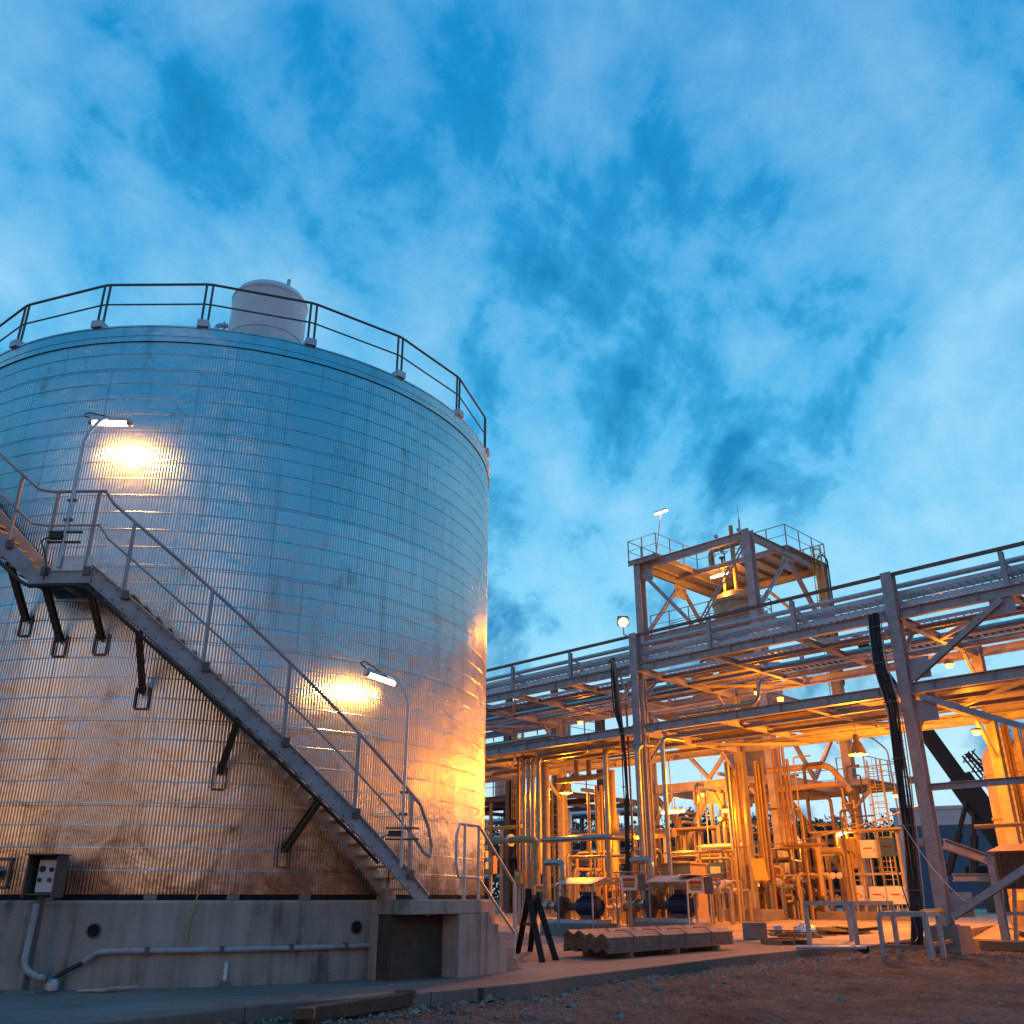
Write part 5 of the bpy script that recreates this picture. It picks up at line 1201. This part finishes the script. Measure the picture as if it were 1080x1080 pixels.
# yellow warning tag and white rope
q = W(*PW(801, 917, 6.8)); tag(MB().box(q, .62, .03, .95, (U * -.8 + N * .6).normalized(), (U * .6 + N * .8).normalized(), (ZV + U * .15).normalized()).build('warning_tag', M['yellow'], None, .005), 'yellow warning tag hung on the dark middle rack column', 'sign')
a, b = W(*PW(735, 893, 6)), W(*PW(975, 848, 2)); pts = [a.lerp(b, i / 20) - ZV * (.5 * math.sin(math.pi * i / 20)) for i in range(21)]
tag(MB().tube(pts, .022, 5).build('pale_rope', M['cream']), 'pale rope sagging across the plant from the pipes to the riser', 'rope')
a, b = W(*PW(951, 868, -.9)), W(*PW(1017, 950, -.3)); pts = [a.lerp(b, i / 12) - ZV * (.25 * math.sin(math.pi * i / 12)) for i in range(13)]
tag(MB().tube(pts, .012, 5).build('white_cord', M['white']), 'thin white cord hanging across the foot of the right rack column', 'cord')
# ------------------------------------------------------------------ plant behind the tank end of the rack
t = thing('process_module', W(38, 14, .6), 'dark multi-level process frame with floors and ladders behind the tank edge', 'process frame')
for s in (30, 34.5, 39, 45):
    for ww in (14, 19, 24): MB().ib(W(s, ww, .6), W(s, ww, 15.5), .4, .36, N).build('column', M['darksteel'], t)
for z in (4.2, 8.0, 11.8, 15.3):
    for ww in (14, 19, 24): MB().ib(W(30.2, ww, z), W(44.8, ww, z), .36, .22).build('beam', M['darksteel'], t)
    for s in (30, 34.5, 39, 45): MB().ib(W(s, 14.2, z), W(s, 23.8, z), .3, .2).build('crossbeam', M['darksteel'], t)
    if z < 15: MB().pbox(30.2, 44.8, 14.1, 18.8, z + .2, z + .24).build('floor', M['rust'], t); guard([(30.1, 18.9), (30.1, 13.9), (44.9, 13.9)], z + .24, 1.2, 'darksteel', t)
for a, b in (((30, 14, 4.4), (34.5, 14, 7.8)), ((34.5, 14, 8.2), (30, 14, 11.6)), ((30, 14.3, 8.2), (30, 18.8, 11.6)), ((39, 14, .8), (34.5, 14, 4))): MB().ib(W(*a), W(*b), .18, .18).build('brace', M['darksteel'], t)
for s, ww, z0, z1, r_ in ((32.2, 16.5, 4.5, 7.4, 1.0), (36.5, 16, 8.3, 11, 1.1), (32.4, 17, 12.1, 14.6, .9), (41, 16.5, 4.5, 7.2, 1.2)):
    v = thing('process_drum', W(s, ww, z0), 'dim round drum on a floor of the dark process frame', 'drum', 'drums in the dark process frame')
    MB().lathe([(r_, z0), (r_, z1 - .4), (r_ * .7, z1), (.001, z1 + .1)], W(s, ww, 0), 20).build('body', M['galv'], v)
for k, (s, z0, z1) in enumerate(((29.6, .6, 8.0), (33, 4.2, 11.8), (37, 8, 15.3))): ladder(s, 13.6, z0, z1, ['dark caged ladder nearest the rack on the process frame', 'dark caged ladder in the middle of the process frame', 'dark caged ladder high on the process frame by the tank'][k], wd=.7)
gm = 'upright pipes on the face of the dark process frame'
for i in range(9): pipe([(28.8 + i * 1.4, 13.2 + .3 * (i % 2), .6), (28.8 + i * 1.4, 13.2 + .3 * (i % 2), 6.0 + 1.7 * (i % 4))], .13, 'pipeO' if i % 2 else 'pipe', 'upright pipe on the face of the dark process frame', gm, seams=False)
# far pipe rack
fr = thing('far_pipe_rack', W(60, 44, .6), 'long distant pipe rack with many level pipes low behind the yellow columns', 'pipe rack')
for s in range(48, 88, 6):
    for ww in (44, 47): MB().ib(W(s, ww, .6), W(s, ww, 9.6), .35, .3, N).build('column', M['darksteel'], fr)
    for z in (3.4, 5.6, 7.6, 9.4): MB().ib(W(s, 44.2, z), W(s, 46.8, z), .3, .2).build('crossbeam', M['darksteel'], fr)
for z in (3.4, 5.6, 7.6, 9.4): MB().ib(W(47.5, 43.8, z), W(85, 43.8, z), .3, .2).build('girder', M['rust'], fr)
gf = 'level pipes lying on the distant pipe rack'
for i, z in enumerate((3.75, 5.95, 7.95, 9.75)):
    for j in range(4): pipe([(47, 44.3 + .65 * j, z), (86, 44.3 + .65 * j, z)], .2 + .06 * ((i + j) % 2), 'galv', 'level pipe lying on the distant pipe rack', gf, seams=False, n=8)
fk = thing('field_frame', W(24, 30, .6), 'orange-lit low frame of rails and pipes behind the yellow tower braces', 'frame')
for s in range(16, 40, 3):
    for ww in (28, 31): MB().ib(W(s, ww, .6), W(s, ww, 5.2), .22, .2, N).build('post', M['pipeO'], fk)
for z in (2.0, 3.4, 5.1):
    for ww in (28, 31): MB().beam(W(16, ww, z), W(37, ww, z), .2, .18).build('rail', M['pipeO'], fk)
p = W(27, 29.5, 7.5); t = thing('fill_lamp', p, 'added fill lamp on a stalk over the low frame behind the tower', 'lamp'); MB().lathe([(.0, -.1), (.15, -.06), (.0, .07)], p, 12).build('glass', M['lens_s'], t); MB().tube([p, W(27, 29.5, 5)], .04, 6).build('stalk', M['galv'], t)  # extra lamp added to light the plant behind the tower
light('POINT', 'lamp_light', p - ZV * .25, 1300, SOD, .2, t)
# ------------------------------------------------------------------ background: hall, crane, street lamp, trees
def atY(px, py, Y): r = ray(px, py); t = Y / r[1]; return Vector((r[0] * t, Y, CH + r[2] * t))
a = atY(941, 856, 100); b = atY(1120, 832, 92)
t = thing('blue_hall', (a.x, 100, 0), 'big blue clad hall with a pale eaves band behind the black crane boom', 'hall', rz=0)
d = (Vector((b.x, b.y, 0)) - Vector((a.x, a.y, 0))).normalized(); nb = Vector((-d.y, d.x, 0)); Lh = 46; h0 = a.z
def hb(l0, l1, e0, e1, z0, z1, nm, m): MB().box(Vector((a.x, a.y, 0)) + d * (l0 + l1) / 2 + nb * (e0 + e1) / 2 + ZV * (z0 + z1) / 2, l1 - l0, e1 - e0, z1 - z0, d, nb).build(nm, M[m], t)
hb(1.2, Lh, 0, 26, 0, h0 - 1.5, 'wall', 'bbody'); hb(0, 1.2, -.05, 26, 0, h0, 'corner_panel', 'bwhite'); hb(1.2, Lh, -.06, 26, h0 - 1.5, h0, 'eaves_band', 'bwhite'); hb(-.2, Lh, -.2, 26.2, h0 + .01, h0 + .35, 'roof_edge', 'bwhite')
for k in range(4): hb(6 + 9 * k, 9 + 9 * k, -.05, .0, 3, 4.4, 'window', 'hole')
# crane boom
c0, c1 = atY(1072, 905, 66), atY(975, 770, 66)
t = thing('crane_boom', (c0.x, 66, 0), 'black lattice crane boom rising behind the right rack column', 'crane', rz=0)
d = (c1 - c0).normalized(); sd = d.cross(Vector((0, 1, 0))).normalized(); yv = Vector((0, 1, 0))
MB().beam(c0, c0.lerp(c1, .62), 1.35, 1.25, yv).build('boom_base', M['crane'], t); MB().beam(c0.lerp(c1, .6), c1, .85, .8, yv).build('boom_section', M['crane'], t); MB().beam(c1, c1 + d * 8, .6, .55, yv).build('boom_tip', M['crane'], t)
m = MB(); jn = c0.lerp(c1, .05) + sd * (-2.2 if sd.x < 0 else 2.2); jt = c0.lerp(c1, .72) + sd * (-1.6 if sd.x < 0 else 1.6)
ds = .45
for q in (-1, 1):
    for r_ in (-1, 1): m.beam(jn + sd * ds * q + yv * ds * r_, jt + sd * ds * q * .6 + yv * ds * r_ * .6, .1, .1)
for k in range(16):
    p, q = jn.lerp(jt, k / 16), jn.lerp(jt, (k + 1) / 16); sg = 1 if k % 2 else -1
    m.beam(p + sd * ds * sg - yv * ds, q - sd * ds * sg - yv * ds, .06, .06); m.beam(p + sd * ds * sg + yv * ds, q - sd * ds * sg + yv * ds, .06, .06)
m.build('lattice_jib', M['crane'], t)
for o_, e in ((-1.4, .45), (-2.2, .5)):
    p = c0 + Vector((o_ * 2.2, 0, -1.0)); q = c0.lerp(c1, e); MB().tube([p, p.lerp(q, .5)], .28, 10).tube([p.lerp(q, .5), q], .16, 10).build('ram', M['crane'], t)
for k in range(3): MB().tube([jt + yv * .2 * k, jn + sd * (1.2 if sd.x > 0 else -1.2) * (k + .3)], .05, 5).build('stay_rope', M['crane'], t)
MB().box(Vector((c0.x + 1.5, 66, 1.6)), 7, 3, 2.4).build('carrier', M['crane'], t, .1)
for k in range(3): MB().disc(Vector((c0.x - 1 + 2.3 * k, 64.4, .6)), yv, .6, .5, 20).build('wheel', M['black'], t)
MB().box(c0 + Vector((.6, -.8, .9)), 2.2, 2.4, 2.2).build('cab', M['crane'], t, .1)
a = atY(924, 778, 70); t = thing('street_lamp', (a.x, 70, 0), 'thin grey street lamp with a bent arm beyond the caged ladder', 'street lamp', rz=0)
MB().tube([Vector((a.x + .9, 70, 0)), Vector((a.x + .7, 70, a.z - .9)), Vector((a.x - .3, 70, a.z)), Vector((a.x - .9, 70, a.z + .1))], .07, 8, .4).build('pole', M['galv'], t); MB().box(Vector((a.x - 1.1, 70, a.z + .12)), .7, .25, .12).build('head', M['galv'], t, .02)
def tree(x, y, h, rad, label, seed, n=2600):
    r = random.Random(seed); t = thing('tree', (x, y, 0), label, 'tree', 'dark trees on the horizon', 0); b = Vector((x, y, 0))
    m = MB().lathe([(.4, 0), (.3, h * .3), (.16, h * .62), (.04, h * .85)], b, 8)
    for k in range(6):
        a = r.random() * 6.28; z = h * r.uniform(.3, .6); m.tube([b + ZV * z, b + Vector((math.cos(a) * rad * .6, math.sin(a) * rad * .6, z + h * .22))], .1, 5)
    m.build('trunk', M['bark'], t)
    cl = [(b + Vector((r.uniform(-1, 1) * rad * .75, r.uniform(-1, 1) * rad * .75, h * r.uniform(.12, .9))), rad * r.uniform(.28, .5)) for k in range(30)]
    vs, fs = [], []
    for k in range(n):
        c, q = r.choice(cl); d_ = Vector((r.gauss(0, 1), r.gauss(0, 1), r.gauss(0, .8))).normalized() * q * r.uniform(.55, 1.08); p = c + d_; s_ = r.uniform(.18, .42)
        e1 = Vector((r.gauss(0, 1), r.gauss(0, 1), r.gauss(0, 1))).normalized(); e2 = e1.orthogonal().normalized()
        i = len(vs); vs += [p - e1 * s_, p + e2 * s_ * .6, p + e1 * s_, p - e2 * s_ * .6]; fs.append((i, i + 1, i + 2, i + 3))
    MB().add(vs, fs).build('crown', M['leaf'], t)
for k, (px, py, Y) in enumerate(((722, 848, 150), (736, 846, 160), (752, 858, 145), (768, 852, 155), (806, 856, 150), (832, 862, 140), (852, 862, 150), (866, 860, 140), (880, 856, 155), (896, 863, 145), (912, 868, 150), (926, 864, 140), (938, 866, 150))):
    p = atY(px, py, Y); tree(p.x, Y, p.z, 3.4 + (k % 3) * .7, 'dark leafy tree on the horizon behind the tower', 30 + k)
for k in range(26):
    p = atY(515 + 17 * k, (856 if k < 12 else 868) + (k * 7) % 13, 172 + (k % 3) * 5); tree(p.x, 172 + (k % 3) * 5, p.z, 5.2, 'dark leafy tree on the horizon behind the tower', 60 + k, 2200)
scene.view_settings.view_transform = 'Standard'; scene.view_settings.look = 'None'; scene.view_settings.gamma = 1; scene.view_settings.exposure = .2
scene.cycles.max_bounces = 6; scene.cycles.sample_clamp_indirect = 4
